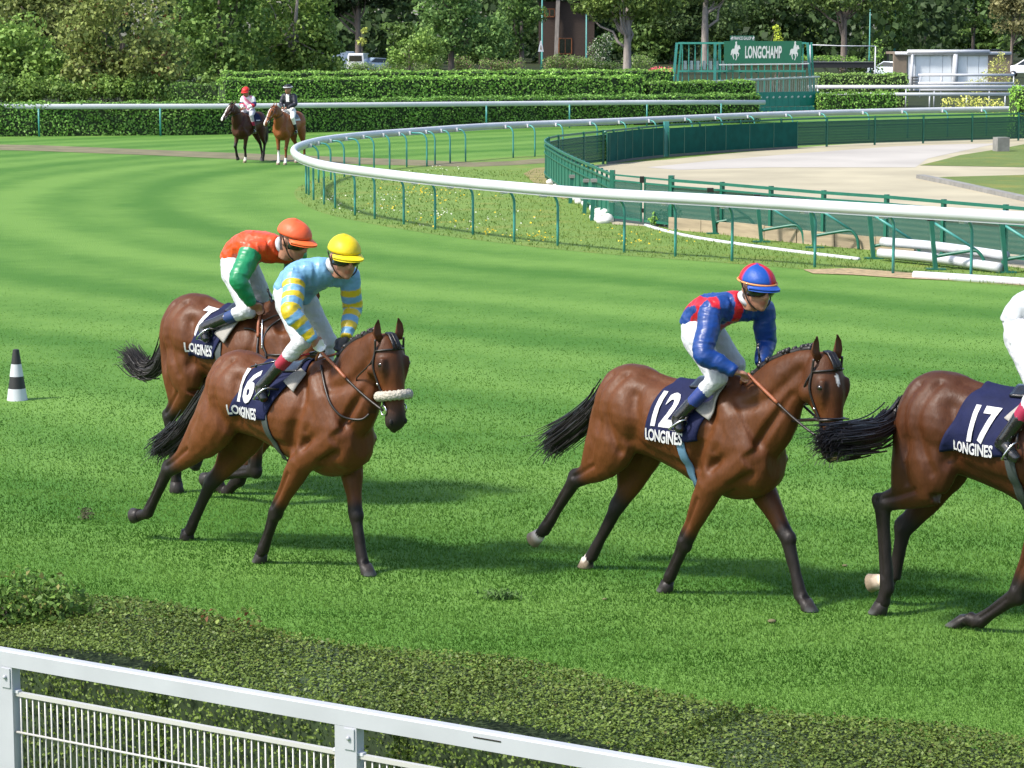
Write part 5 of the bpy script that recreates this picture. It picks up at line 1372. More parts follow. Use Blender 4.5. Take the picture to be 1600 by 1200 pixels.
def reins(H, hands, loop=True):
    s = H['s']
    def outside(Q, sg):
        out = []
        for p in Q:
            q = H['bvh'].ray_cast(Vector((p.x, sg*.9*s, p.z)), Vector((0,-sg,0)), .9*s)
            p = Vector(p)
            if q[0] is not None and sg*q[0].y + .014*s > sg*p.y: p.y = q[0].y + sg*.014*s
            out.append(p)
        return smooth_line(out, 2)
    for sg, hk in ((-1, 'R'), (1, 'L')):
        b = H['bit'][sg]; h = Vector(hands[hk])*s
        mid = lerp(h, b, .5) + Vector((0,0,-.02*s)); m1 = lerp(h, b, .42) + Vector((0,0,-.017*s))
        mb = MB(); Q = outside([h.lerp(m1, i/12) for i in range(13)], sg); m1 = Q[-1]; mb.tube(Q, [.013*s]*13, 6); r_ = mb.build('rein_grip', M['brown_rein'], H['root'])
        mb = MB(); Q = outside([m1.lerp(b, i/12) + Vector((0,0,-.012*s*math.sin(math.pi*i/12))) for i in range(13)], sg); Q[0] = m1; mb.tube(Q, [.009*s]*13, 6); mb.build('rein', M['dark'], r_)
    if loop:
        h0, h1 = Vector(hands['R'])*s, Vector(hands['L'])*s
        mb = MB(); mb.tube(catmull([h0 + Vector((-.01,0,0)), h0 + Vector((-.07,.02,-.07))*s, lerp(h0, h1, .5) + Vector((-.10,0,-.075))*s, h1 + Vector((-.05,0,-.06))*s, h1], 6), .010*s, 6); mb.build('rein_loop', M['brown_rein'], H['root'])
def tack(H, number, back, front, num, word, girth_x, pad, girth_col='dark', nsize=.36, wsize=.115, nx_=.62, wx_=.62):
    s = H['s']
    P0 = -1.45; P1 = 1.90
    def edge(e, ph):
        k = min(1, max(0, (abs(ph) - .2)/1.6)); return e[0] + (e[1] - e[0])*k
    def fn(u, v):
        ph = P0 + v*(P1 - P0); return (edge(back, ph) + (edge(front, ph) - edge(back, ph))*u, ph*(1 - .05*u))
    cl = surf_patch(H, 'saddle_cloth', 'navy', 22, 48, fn, .016, .008, wave=.006)
    surf_text(H, 'number', number, nsize, num[0], num[1], 'white_ink', cl, .027, .035, nx_, .10)
    surf_text(H, 'lettering', 'LONGINES', wsize, word[0], word[1], 'white_ink', cl, .028, .03, wx_, .05)
    xm = (front[0])*.75 + back[0]*.25
    surf_patch(H, 'saddle', 'black', 10, 14, lambda u, v: (xm - .16 + .22*u, -.42 + v*.84), .032, .02)
    surf_patch(H, 'girth', girth_col, 4, 40, lambda u, v: (girth_x - .03 + .062*u + .06*abs(math.sin(v*math.pi)), 1.35 + v*(2*math.pi - 2.7)), .010, .006)
    (x0, p0), (x1, p1) = pad
    surf_patch(H, 'saddle_pad', 'felt', 5, 16, lambda u, v: (x0 + (x1 - x0)*v + (.05 + .075*v)*(u - .5), p0 + (p1 - p0)*v + .22*(u - .5)*v), .036, .012)
    return cl
def coat_mat(name):
    m = bpy.data.materials.new(name); m.use_nodes = True; nt = m.node_tree; N = nt.nodes; L = nt.links; b = N['Principled BSDF']
    tc = N.new('ShaderNodeTexCoord')
    def nz(scale, detail=4, st=None):
        v = tc.outputs['Object']
        if st:
            mp = N.new('ShaderNodeMapping'); mp.inputs['Scale'].default_value = st; L.new(v, mp.inputs[0]); v = mp.outputs[0]
        n = N.new('ShaderNodeTexNoise'); n.inputs['Scale'].default_value = scale; n.inputs['Detail'].default_value = detail; L.new(v, n.inputs['Vector']); return n.outputs[0]
    def mr(x, lo, hi, a=.25, c=.75):
        n = N.new('ShaderNodeMapRange'); n.inputs[1].default_value = a; n.inputs[2].default_value = c; n.inputs[3].default_value = lo; n.inputs[4].default_value = hi; L.new(x, n.inputs[0]); return n.outputs[0]
    def mth(op, a, c):
        n = N.new('ShaderNodeMath'); n.operation = op
        for i, q in enumerate((a, c)):
            if isinstance(q, (int, float)): n.inputs[i].default_value = q
            else: L.new(q, n.inputs[i])
        return n.outputs[0]
    at = N.new('ShaderNodeAttribute'); at.attribute_name = 'Col'
    big = nz(2.6, 3); mid = nz(9, 5, (1, 1, .45)); hairn = nz(95, 3, (1, 1, .3))
    k = mth('MULTIPLY', mth('MULTIPLY', mr(big, .84, 1.16), mr(mid, .90, 1.10)), mr(hairn, .86, 1.14))
    cb = N.new('ShaderNodeCombineColor')
    for i in range(3): L.new(k, cb.inputs[i])
    mx = N.new('ShaderNodeMix'); mx.data_type = 'RGBA'; mx.blend_type = 'MULTIPLY'; mx.inputs[0].default_value = 1
    L.new(at.outputs['Color'], mx.inputs[6]); L.new(cb.outputs[0], mx.inputs[7]); L.new(mx.outputs[2], b.inputs['Base Color'])
    L.new(mth('ADD', mr(mid, .44, .60), mth('MULTIPLY', mr(hairn, -.05, .05), 1.0)), b.inputs['Roughness'])
    b.inputs['Specular IOR Level'].default_value = .26
    h = mth('ADD', mth('MULTIPLY', nz(5.5, 3, (1, 1, .55)), .5), mth('ADD', mth('MULTIPLY', nz(16, 4, (1, 1, .5)), .22), mth('MULTIPLY', hairn, .045)))
    bp = N.new('ShaderNodeBump'); bp.inputs['Strength'].default_value = .55; bp.inputs['Distance'].default_value = .045
    L.new(h, bp.inputs['Height']); L.new(bp.outputs[0], b.inputs['Normal'])
    return m
M['coat'] = coat_mat('bay_coat')
M['coat_chestnut'] = coat_mat('chestnut_coat')
M['hair_chestnut'] = mat('chestnut_hair', (.16,.055,.02), .5, .3, 20, bump=.5, bscale=60)
M['blue_girth'] = mat('blue_girth', (.10,.20,.30), .6, .15, 10)
M['girth_dark'] = mat('grey_green_girth', (.045,.055,.055), .6, .15, 10)
HK = 1.22
def head_build(mb, C, f, u, l, k=HK):
    """skin shapes of a head: C centre, f forward, u up, l left"""
    q = lambda ff, uu, ll: C + (f*ff + u*uu + l*ll)*k
    ST = [(-.118,.045,.020,.020),(-.108,.040,.040,.036),(-.085,.026,.062,.052),(-.05,.012,.080,.065),(0,.0,.096,.074),(.05,-.006,.100,.077),(.09,-.01,.082,.064),(.118,-.01,.03,.03)]
    rg = []
    for uu, fc, hd, hw in catmull(ST, 3):
        rg.append([q(fc + hd*math.cos(2*math.pi*j/16), uu, hw*math.sin(2*math.pi*j/16)) for j in range(16)])
    mb.rings(rg)
    limb(mb, [q(.092,.02,0), q(.104,-.012,0), q(.114,-.036,0), q(.100,-.046,0)], [.010,.013,.015,.012], n=8)
    for sg in (-1, 1):
        mb.ball(q(.100,-.040,sg*.011), .009*k, 8, 5)
        limb(mb, [q(.085,.030,sg*.012), q(.080,.034,sg*.04), q(.062,.026,sg*.062)], [.011,.012,.010], n=8)
        mb.ball(q(.062,-.022,sg*.043), (.022*k,.022*k,.02*k), 8, 6)
        mb.ball(q(-.004,-.005,sg*.077), (.017*k,.017*k,.030*k), 8, 6)
    limb(mb, [q(.080,-.066,-.024), q(.092,-.064,0), q(.080,-.066,.024)], [.006,.010,.006], n=8)
    limb(mb, [q(.078,-.079,-.020), q(.088,-.079,0), q(.078,-.079,.020)], [.006,.010,.006], n=8)
    mb.ball(q(.070,-.105,0), (.022*k,.022*k,.018*k), 8, 6)
    limb(mb, [q(-.045,-.13,0), q(-.035,-.06,0)], [.046*k,.052*k], n=12)
    return q
def hand_build(mb, W, dirn, palm_n, side, k=1.0, grip=.9):
    """palm and five fingers closing round something; dirn = forearm direction, palm_n = palm normal, side = thumb side"""
    d = Vector(dirn).normalized(); n = Vector(palm_n); n = (n - d*n.dot(d)).normalized(); sd = Vector(side); sd = (sd - d*sd.dot(d) - n*sd.dot(n)).normalized()
    pc = W + d*.045*k
    rg = []
    for t, w, th in ((-.01,.026,.020),(.02,.036,.020),(.055,.042,.019),(.085,.042,.015)):
        c = W + d*t*k; rg.append([c + sd*(w*k*math.cos(2*math.pi*j/10)) + n*(th*k*math.sin(2*math.pi*j/10)) for j in range(10)])
    mb.rings(rg)
    for i, (off, L) in enumerate(((.031,.075),(.011,.083),(-.010,.078),(-.030,.062))):
        p = W + d*.085*k + sd*off*k; pts = [p - d*.02*k]; a = 0; dirv = d
        for jx, seg in enumerate((.45,.32,.25)):
            a += grip*(1.0 if jx else .75); dv = d*math.cos(a) + n*math.sin(a); p = p + dv*(L*seg*k); pts.append(p)
        limb(mb, pts, [.0095*k,.0095*k,.0085*k,.0075*k], n=7, sub=2)
    p = W + d*.02*k + sd*.030*k
    limb(mb, [p, p + (d*.028 + sd*.022 + n*.008)*k, p + (d*.055 + sd*.014 + n*.026)*k, p + (d*.068 - sd*.002 + n*.036)*k], [.013*k,.012*k,.010*k,.008*k], n=7, sub=2)
def person(label, fr, J, silk_fn, cap_fn, pants=(.47,.48,.51), sock=(.3,.02,.04), gloves=False, group=None, face=(.36,.175,.11), far=False, hat='cap', voxel=.0085, boots='black', goggles=True, cap_tilt=0.0, hand_cols=None, hair=(.03,.02,.015)):
    """a rider in the frame of a horse; J = joints in that frame (units of the horse's size)"""
    s = fr.s; J = {k: (Vector(v) if hasattr(v, '__len__') else v) for k, v in J.items()}
    base = Vector((J['pelvis'].x, 0, 0)); root = empty('person', fr.o + fr.h*(base.x*s) + Z*(min(J['ankR'].z, J['ankL'].z)*s - .08*s), fr.rz, label, 'person', group)
    off = Vector((base.x*s, 0, min(J['ankR'].z, J['ankL'].z)*s - .08*s))
    fin = lambda mb: setattr(mb, 'v', [tuple(Vector(v)*s - off) for v in mb.v])
    pel, che, nk = J['pelvis'], J['chest'], J['neck']
    lat = (J['shL'] - J['shR']).normalized()
    hf = Vector(J['look']).normalized(); hu0 = J.get('hup', Vector((0,0,1))); hu = (Vector(hu0) - hf*Vector(hu0).dot(hf)).normalized(); hl = hu.cross(hf)
    HC = J['head']
    # --- body (skin; continuous under the clothes)
    mb = MB(); q = head_build(mb, HC, hf, hu, hl)
    limb(mb, [lerp(nk, che, .35), nk, lerp(nk, HC, .5)], [.05,.050,.050], [.06,.052,.050])
    limb(mb, [pel, lerp(pel, che, .5), che, nk], [.06,.055,.055,.035], [.08,.075,.08,.04], lat=lat)
    for sd in 'RL':
        for a_, b_, r0, r1 in ((nk, J['sh'+sd], .035, .04), (J['sh'+sd], J['el'+sd], .042, .034), (J['el'+sd], J['wr'+sd], .034, .026), (pel, J['hip'+sd], .07, .07), (J['hip'+sd], J['kn'+sd], .065, .04), (J['kn'+sd], J['ank'+sd], .038, .026)): limb(mb, [a_, b_], [r0, r1])
        dv = (J['ha'+sd] - J['wr'+sd]); tside = Vector((0,0,1)) + Vector((.3,0,0)); pn = Vector((0, 1 if sd == 'R' else -1, -.35))
        if not far: hand_build(mb, J['wr'+sd], dv, pn + Vector((0,0,-.5)), tside, 1.0)
        else: mb.ball(J['ha'+sd], .04, 8, 6)
    fin(mb); me = fuse(mb, (.0100 if not far else .018)*s, 2 if not far else 2, 'body'); V = (mverts(me) + np.array(off))/s
    col = np.tile(np.array(face), (len(V), 1)); 
    rel = (V - np.array(HC)); ff, uu = rel @ np.array(hf), rel @ np.array(hu)
    ff = ff/HK; uu = uu/HK; hd = np.linalg.norm(rel, axis=1)/HK < .16
    lips = hd & (uu < -.060) & (uu > -.083) & (ff > .082); col[lips] = np.array(face)*np.array((.85,.6,.6))
    hm = hd & (ff < .015 + np.clip(-uu, 0, .1)*-.6) & (uu > -.07); col[hm & (ff < -.03)] = hair
    stub = hd & (uu < -.055) & (ff > .0); col[stub & ~lips] *= np.array((.82,.80,.80))
    if gloves:
        for sd in 'RL':
            m_ = np.linalg.norm(V - np.array(J['ha'+sd]), axis=1) < .13; m_ &= ((V - np.array(J['wr'+sd])) @ np.array((J['ha'+sd] - J['wr'+sd]).normalized()) > -.02)
            col[m_] = (.74,.74,.72) if (gloves != 'right' or sd == 'R') else (.03,.03,.03)
    set_col(me, col); me.materials.append(M['skin']); body = link('body', me, root)
    # --- silks
    mb = MB()
    hem = lerp(pel, che, -.02)
    cv = J.get('curve', .05); bk = (che - pel).normalized().cross(lat)          # points to the back/up side
    if bk.z < 0: bk = -bk
    w1 = lerp(hem, che, .5) + bk*cv
    limb(mb, [hem, lerp(hem, che, .25) + bk*cv*.7, w1, lerp(hem, che, .8) + bk*cv*.8, che + bk*cv*.4, lerp(che, nk, .6), nk], [.118,.125,.128,.128,.122,.105,.076], [.155,.160,.170,.185,.185,.140,.082], 5, 18, lat=lat)
    limb(mb, [J['shR'], lerp(J['shR'], J['shL'], .5), J['shL']], [.078,.085,.078], [.075,.08,.075])
    for sd in 'RL':
        limb(mb, [lerp(nk, J['sh'+sd], .5), J['sh'+sd], lerp(J['sh'+sd], J['el'+sd], .5), J['el'+sd], lerp(J['el'+sd], J['wr'+sd], .5), J['wr'+sd]], [.07,.086,.080,.074,.062,.042], [.07,.084,.080,.072,.060,.040], 5, 14)
    fin(mb); me = fuse(mb, (voxel if not far else .014)*s, 4, 'silks'); V = (mverts(me) + np.array(off))/s
    def seg(A, B):
        A = np.array(A); B = np.array(B); d = B - A; t = np.clip(((V - A) @ d)/(d @ d), 0, 1); return np.linalg.norm(V - A - t[:, None]*d, axis=1), t
    info = {}
    dT, tT = seg(hem, nk); info['torso'] = (dT/1.9, tT)
    arm = {}
    for sd in 'RL':
        d1, t1 = seg(J['sh'+sd], J['el'+sd]); d2, t2 = seg(J['el'+sd], J['wr'+sd]); L1_ = (J['el'+sd]-J['sh'+sd]).length; L2_ = (J['wr'+sd]-J['el'+sd]).length
        arm[sd] = (np.minimum(d1, d2), np.where(d1 < d2, t1*L1_, L1_ + t2*L2_))
    latv = np.array(lat); ctr = np.array(hem); lv = (V - ctr) @ latv; bv = (V - np.array(lerp(hem, che, .6))) @ np.array(bk)
    onarm = {sd: (arm[sd][0]/.085 < dT/.165) & (np.sign(lv) == (1 if sd == 'L' else -1)) & ((arm[sd][1] > .02) | (np.abs(lv) > .19)) for sd in 'RL'}
    if not far:      # folds: rings round the sleeves, long drapes down the back
        nn = np.array([v.normal[:] for v in me.vertices]); D = np.zeros(len(V)); rg_ = lambda q: .30 - abs(q)
        for i in range(len(V)):
            p = V[i]
            if onarm['R'][i] or onarm['L'][i]:
                sd = 'R' if onarm['R'][i] else 'L'; t = arm[sd][1][i]
                D[i] = .014*rg_(mnoise.noise(Vector((t*7 + p[0]*6, p[1]*9, p[2]*9)))) + .006*rg_(mnoise.noise(Vector((t*16 - p[2]*12, p[1]*14, p[0]*13))))
            else:
                D[i] = .018*rg_(mnoise.noise(Vector((tT[i]*3.5 + lv[i]*4, lv[i]*11, bv[i]*9)))) + .008*rg_(mnoise.noise(Vector((tT[i]*10 + lv[i]*12, lv[i]*17, bv[i]*16 + 4))))
        set_verts(me, (V + nn*D[:, None])*s - np.array(off))
    set_col(me, silk_fn(V, tT, lv, bv, onarm, arm)); me.materials.append(M['silk']); link('silks', me, root)
    # collar
    if not far:
        m_ = MB(); ax = (HC - nk).normalized(); m_.tube([lerp(nk, HC, .16), lerp(nk, HC, .30)], [.074,.067], 16); fin(m_); m_.build('collar', M['white_paint'] if J.get('wcollar', 1) else M['silk'], root)
    # --- breeches
    mb = MB()
    limb(mb, [lerp(pel, che, .12), pel, lerp(pel, che, -.25)], [.115,.125,.09], [.150,.165,.12], lat=lat)
    for sd in 'RL':
        limb(mb, [lerp(J['hip'+sd], pel, .35), lerp(J['hip'+sd], J['kn'+sd], .12), lerp(J['hip'+sd], J['kn'+sd], .55), J['kn'+sd]], [.115,.112,.088,.068], [.10,.10,.085,.066], 5, 14)
        limb(mb, [J['kn'+sd], lerp(J['kn'+sd], J['ank'+sd], .25), lerp(J['kn'+sd], J['ank'+sd], J.get('shin', .52))], [.068,.060,.052], [.066,.06,.052], 5, 12)
    for sd in 'RL': mb.ball(J['kn'+sd], .074, 12, 8)
    fin(mb); me = fuse(mb, (voxel if not far else .014)*s, 4, 'breeches'); V = (mverts(me) + np.array(off))/s
    if not far:
        nn = np.array([v.normal[:] for v in me.vertices]); fold = np.array([mnoise.noise(Vector((p[0]*9, p[1]*9, p[2]*24 + p[0]*10))) for p in V]); set_verts(me, (V + nn*(fold[:, None]*.006))*s - np.array(off))
    set_col(me, np.tile(np.array(pants), (len(V), 1))); me.materials.append(M['breeches']); br = link('breeches', me, root)
    # --- socks and boots
    for sd in 'RL':
        k0, a0, t0 = J['kn'+sd], J['ank'+sd], J['toe'+sd]; sh = J.get('shin', .52)
        sm = sock if isinstance(sock, tuple) else sock
        mS = M.setdefault(('sock', sm), mat('boot_top', sm, .5, .15, 12, bump=.3, bscale=20))
        m_ = MB(); b0 = J.get('boot', sh + .2); limb(m_, [lerp(k0, a0, sh - .05), lerp(k0, a0, (sh + b0)/2), lerp(k0, a0, b0 + .05)], [.054,.051,.047], n=14); fin(m_); m_.build('boot_top', mS, root)
        m_ = MB(); d = (t0 - a0); heel = a0 + Vector((-.055,0,-.045)) if J.get('heel') is None else Vector(J['heel'])
        limb(m_, [lerp(k0, a0, b0), lerp(k0, a0, (b0 + 1)/2), a0], [.052,.046,.045], [.050,.043,.042], 5, 14)
        hl_ = a0 - d.normalized()*.055 + Vector((0,0,-.04))
        limb(m_, [hl_, lerp(hl_, t0, .35) + Vector((0,0,.014)), lerp(hl_, t0, .7), t0], [.040,.046,.040,.026], [.034,.038,.042,.030], 5, 12)
        fin(m_); me = fuse(m_, .009*s, 3, 'boot'); me.materials.append(M[boots]); bo = link('boot', me, root)
        # stirrup iron round the ball of the foot
        m_ = MB(); c = lerp(hl_, t0, .62); dn = (t0 - hl_).normalized(); sdv = Vector((0,1,0)) - dn*dn.y; sdv.normalize(); upv = dn.cross(sdv); upv = upv if upv.z > 0 else -upv
        pts = [c + sdv*(.058*math.cos(a)) + upv*(-.045 + max(0, .125*math.sin(a))) for a in np.linspace(0, math.pi, 12)] + [c - upv*.048]
        m_.tube(pts, .006, 6, closed=True); fin(m_); m_.build('stirrup', M['steel'], root)
        m_ = MB(); top = Vector((J['pelvis'].x + .1, (-.20 if sd == 'R' else .20), 1.38)); m_.tube([c + upv*.08, lerp(c + upv*.08, top, .5), top], .010, 6); fin(m_); m_.build('stirrup_strap', M['dark'], root)
    # --- headgear
    hq = lambda ff, uu, ll: HC + (hf*ff + hu*uu + hl*ll)*HK
    m_ = MB(); rg = []; n = 28; k_ = 9
    if hat == 'cap':
        for i in range(k_):
            e = math.radians(-4 + 92*i/(k_-1)); cz = .038
            rg.append([hq(.004 + .124*math.cos(e)*math.cos(2*math.pi*j/n), cz + .100*math.sin(e) - .006*math.cos(2*math.pi*j/n), .100*math.cos(e)*math.sin(2*math.pi*j/n)) for j in range(n)])
        m_.rings(rg, True); fin(m_); me = m_.mesh('cap', M['helmet']); V = (mverts(me) + np.array(off))/s; rel = (V - np.array(HC))/HK
        set_col(me, cap_fn(rel @ np.array(hf), rel @ np.array(hu), rel @ np.array(hl))); cap = link('cap', me, root)
        ss = cap.modifiers.new('sub', 'SUBSURF'); ss.levels = 1; ss.render_levels = 1
        m_ = MB(); G = []
        for i in range(15):
            a = math.radians(-72 + 144*i/14)
            r0f, r0l = .119*math.cos(a), .097*math.sin(a); ex = .055*max(0, math.cos(a))**.6
            G.append((r0f, r0l, ex))
        for th in (.004, -.008):
            for kk in range(4):
                for (r0f, r0l, ex) in G: m_.v.append(tuple(hq(.004 + r0f + ex*kk/3*1.0, .030 - .018*(kk/3)**1.4 - .004*abs(r0l)*8 + th, r0l*(1 + .05*kk/3))))
        W_ = 15
        for lay in (0, 1):
            for kk in range(3):
                for i in range(14):
                    b_ = lay*60 + kk*15 + i; fq = (b_, b_+1, b_+16, b_+15); m_.f.append(fq if lay else fq[::-1]); m_.m.append(0)
        for i in range(14): m_.f.append((45+i, 45+i+1, 105+i+1, 105+i)); m_.m.append(0)
        fin(m_); me = m_.mesh('peak', M['helmet']); set_col(me, np.tile(np.array(J.get('peakcol', (.5,.5,.5))), (len(me.vertices), 1))); link('peak', me, cap)
        if J.get('band'):
            m_ = MB(); m_.tube([hq(.004 + .128*math.cos(a), .040 - .006*math.cos(a), .104*math.sin(a)) for a in np.linspace(0, 2*math.pi, 28, endpoint=False)], .007, 6, closed=True); fin(m_)
            mB = mat('cap_band', J['band'], .6, .05, 10); m_.build('cap_band', mB, cap)
        if not far:
            m_ = MB(); m_.tube(catmull([hq(.0,.045,-.108), hq(.022,-.03,-.086), hq(.045,-.085,-.062), hq(.055,-.118,0), hq(.045,-.085,.062), hq(.022,-.03,.086), hq(.0,.045,.108)], 4), .0055, 6); fin(m_); m_.build('chin_strap', M['dark'], cap)
    else:
        for i in range(k_):
            e = math.radians(-2 + 92*i/(k_-1)); rg.append([hq(.118*math.cos(e)*math.cos(2*math.pi*j/n), .04 + .085*math.sin(e)**.8 if e > 0 else .04, .102*math.cos(e)*math.sin(2*math.pi*j/n)) for j in range(n)])
        m_.rings(rg, True); fin(m_); me = m_.mesh('hat', M['helmet']); set_col(me, np.tile(np.array((.01,.01,.014)), (len(me.vertices), 1))); cap = link('hat', me, root)
        m_ = MB(); m_.tube([hq(.122*math.cos(a), .052, .106*math.sin(a)) for a in np.linspace(0, 2*math.pi, 24, endpoint=False)], .018, 6, closed=True); fin(m_); m_.build('hat_band', M['white_ink'], cap)
        m_ = MB(); m_.tube([hq(0,.030,0), hq(0,.040,0)], [.17,.165], 24, lat=hl, rl=[.155,.15]); fin(m_); me = m_.mesh('brim', M['helmet']); set_col(me, np.tile(np.array((.01,.01,.014)), (len(me.vertices), 1))); link('brim', me, cap)
    if goggles and not far:
        m_ = MB(); G = []
        for i in range(13):
            a = math.radians(-74 + 148*i/12)
            for uu, o_ in ((.030,.006),(.016,.014),(-.020,.016),(-.036,.006)):
                drop = -.012*0 if abs(a) > .3 else .0
                G.append(hq(.0 + (.098 + o_)*math.cos(a)**.8, uu + (.010 if uu < -.015 and abs(i - 6) < 1.5 else 0), (.080 + o_)*math.sin(a)))
        fs = [(i*4+j, i*4+j+1, (i+1)*4+j+1, (i+1)*4+j) for i in range(12) for j in range(3)]
        m_.add(G, fs); fin(m_); o = link('goggles', m_.mesh('goggles', M['glass_dark']), root); md = o.modifiers.new('t', 'SOLIDIFY'); md.thickness = .004
    return dict(root=root, J=J, off=off, s=s, fin=fin)
def whip(label, fr, a, b, grip, red=None):
    s = fr.s; a = Vector(a)*s; b = Vector(b)*s; root = empty('whip', fr.o + fr.h*a.x + fr.l*a.y + Z*a.z, fr.rz, label, 'whip')
    m_ = MB(); m_.tube([Vector((0,0,0)), (b-a)*grip], [.013*s,.012*s], 8); m_.ball((0,0,0), .017*s, 8, 5); m_.build('handle', M['black'], root)
    if red:
        m_ = MB(); m_.tube([(b-a)*grip, (b-a)*red], [.008*s,.008*s], 8); m_.build('shaft', M['red_shaft'], root); g0 = red
    else: g0 = grip
    m_ = MB(); m_.tube([(b-a)*g0, (b-a)*.72, (b-a)], [.008*s,.007*s,.006*s], 8); m_.box((b-a)*.93, (.02*s,.006*s,.03*s)); m_.build('flap_end', M['black'], root)
    return root
M['red_shaft'] = mat('red_shaft', (.5,.02,.03), .4, .05, 5)
# ------------------------------------------------------------------ the runners
STAND = dict(RH=((-.72,-.14,.56),(-.74,-.13,.2),(-.66,-.13,0)), LH=((-.72,.14,.56),(-.74,.13,.2),(-.66,.13,0)),
             RF=((.44,-.17,.90),(.50,-.13,.48),(.50,-.12,.2),(.57,-.12,0)), LF=((.44,.17,.90),(.50,.13,.48),(.50,.12,.2),(.57,.12,0)), poll=(1.2,0,1.84), tail=[(-.93,0,1.1),(-.95,0,.8),(-.93,0,.55)])
def pz(fr, *pts): return tuple(fr.P(*p) for p in pts)
# number 16
F16 = Frame(41, 1.02, 388, 549)
p16 = dict(RH=pz(F16,(262,735,-.14),(230,803,-.14),(206,806,-.14)), LH=pz(F16,(328,757,.10),(294,834,.10),(292,856,.10)),
  RF=((.33,-.17,.86),)+pz(F16,(430,801,-.15),(411,859,-.13),(405,877,-.12)), LF=((.50,.17,.84),)+pz(F16,(556,806,.13),(567,880,.11),(577,903,.10)),
  poll=F16.P(608,530,0), turn=14, tilt=9, head=1.02, tail=pz(F16,(296,655,-.02),(275,680,-.05),(252,697,-.08)), tailw=.085)
h16 = horse('racehorse', 'bay racehorse with a white sheepskin noseband, number 16', 'horse', F16, p16, (.098,.0305,.0074), group='racehorses cantering past')
# number 12
F12 = Frame(43, 1.03, 1003, 571)
p12 = dict(RH=pz(F12,(898,750,-.14),(850,829,-.14),(834,843,-.14)), LH=pz(F12,(962,796,.10),(923,872,.10),(914,900,.10)),
  RF=((.36,-.17,.85),)+pz(F12,(1069,850,-.15),(1046,903,-.13),(1038,930,-.12)), LF=((.52,.17,.84),)+pz(F12,(1231,842,.13),(1252,935,.11),(1266,961,.10)),
  poll=F12.P(1293,560,0), turn=13, tilt=8, head=1.07, tail=pz(F12,(928,640,0),(900,667,-.02),(868,690,-.05)), tailw=.10)
h12 = horse('racehorse', 'bay racehorse with a white star on its forehead, number 12', 'horse', F12, p12, (.088,.0285,.0072), group='racehorses cantering past', star=True, socks={'LH': (2.35,(.62,.55,.48)), 'RH': (2.6,(.55,.48,.42))})
# number 17
F17 = Frame(38, 1.10, 1490, 582)
p17 = dict(RH=pz(F17,(1379,785,-.14),(1386,920,-.14),(1370,958,-.14)), LH=pz(F17,(1412,828,.10),(1396,905,.10),(1355,912,.10)),
  RF=((.36,-.17,.85),)+pz(F17,(1588,930,-.15),(1527,973,-.14),(1490,971,-.14)), LF=((.60,.17,.86),(.88,.14,.55),(1.02,.12,.22),(1.1,.11,.03)),
  poll=(1.22,0,1.84), turn=15, tilt=12, head=1.08, tail=pz(F17,(1394,655,-.06),(1364,677,-.32),(1328,685,-.62),(1293,688,-.85)), tailw=.10)
h17 = horse('racehorse', 'dark bay racehorse partly out of frame at the right, number 17', 'horse', F17, p17, (.056,.0180,.0056), group='racehorses cantering past', socks={'LH': (2.5,(.62,.50,.38))})
# number 7
F7 = Frame(40, 1.12, 315, 460)
p7 = dict(RH=pz(F7,(264,652,-.14),(275,735,-.14),(276,766,-.14)), LH=pz(F7,(304,616,.10),(318,702,.10),(300,731,.10)),
  RF=((.36,-.17,.88),)+pz(F7,(398,735,-.15),(345,742,-.14),(314,752,-.14)), LF=((.40,.17,.84),)+pz(F7,(372,748,.12),(350,775,.11),(334,789,.10)),
  poll=F7.P(474,474,.02), turn=34, tilt=4, head=1.0, tail=pz(F7,(250,565,.0),(226,578,-.02),(205,556,-.05)), tailw=.08)
h7 = horse('racehorse', 'bay racehorse with number 7 cantering behind the rider in the yellow cap', 'horse', F7, p7, (.088,.0275,.0070), group='racehorses cantering past')
tack(h16, '16', (-.18,-.36), (.30,.07), (-.19,1.03), (-.19,1.70), .03, ((.277,.29),(.24,.85)), 'girth_dark')
tack(h12, '12', (-.06,-.16), (.40,.30), (.0,1.13), (.03,1.76), .145, ((.418,.33),(.314,1.08)), 'blue_girth')
tack(h17, '17', (-.185,-.367), (.32,.08), (-.09,1.20), (-.13,1.72), .10, ((.22,.35),(.13,1.1)), 'girth_dark', .32, .10)
tack(h7, '7', (-.12,-.32), (.22,.02), (-.185,.84), (-.16,1.62), .05, ((.211,.36),(.079,1.25)), 'girth_dark')
bridle(h16, 'sheepskin'); bridle(h12); bridle(h17); bridle(h7)
def white(rgb): return np.array(rgb)
def hsplit(n): return np.zeros((n, 3))
# --- silks
def silk16(V, t, lv, bv, on, arm):
    c = np.tile(np.array((.14,.31,.48)), (len(V), 1)); Y = np.array((.55,.40,.015))
    for sd in 'RL':
        hoop = on[sd] & (((arm[sd][1] - .085) % .108) < .052) & (arm[sd][1] > .08); c[hoop] = Y
    return c
def silk12(V, t, lv, bv, on, arm):
    c = np.tile(np.array((.004,.036,.18)), (len(V), 1)); Rd = np.array((.42,.007,.016)); a = on['R'] | on['L']
    br = ~a & (np.abs(np.abs(lv) - .088) < .030); c[br] = Rd
    c[~a & (bv < -.05) & (t < .55)] = Rd
    return c
def silk7(V, t, lv, bv, on, arm):
    c = np.tile(np.array((.56,.060,.008)), (len(V), 1)); c[on['R'] | on['L']] = (.008,.20,.075); return c
def silk_w(V, t, lv, bv, on, arm):
    c = np.tile(np.array((.44,.46,.50)), (len(V), 1)); return c
def plain(rgb): return lambda f, u, l: np.tile(np.array(rgb), (len(f), 1))
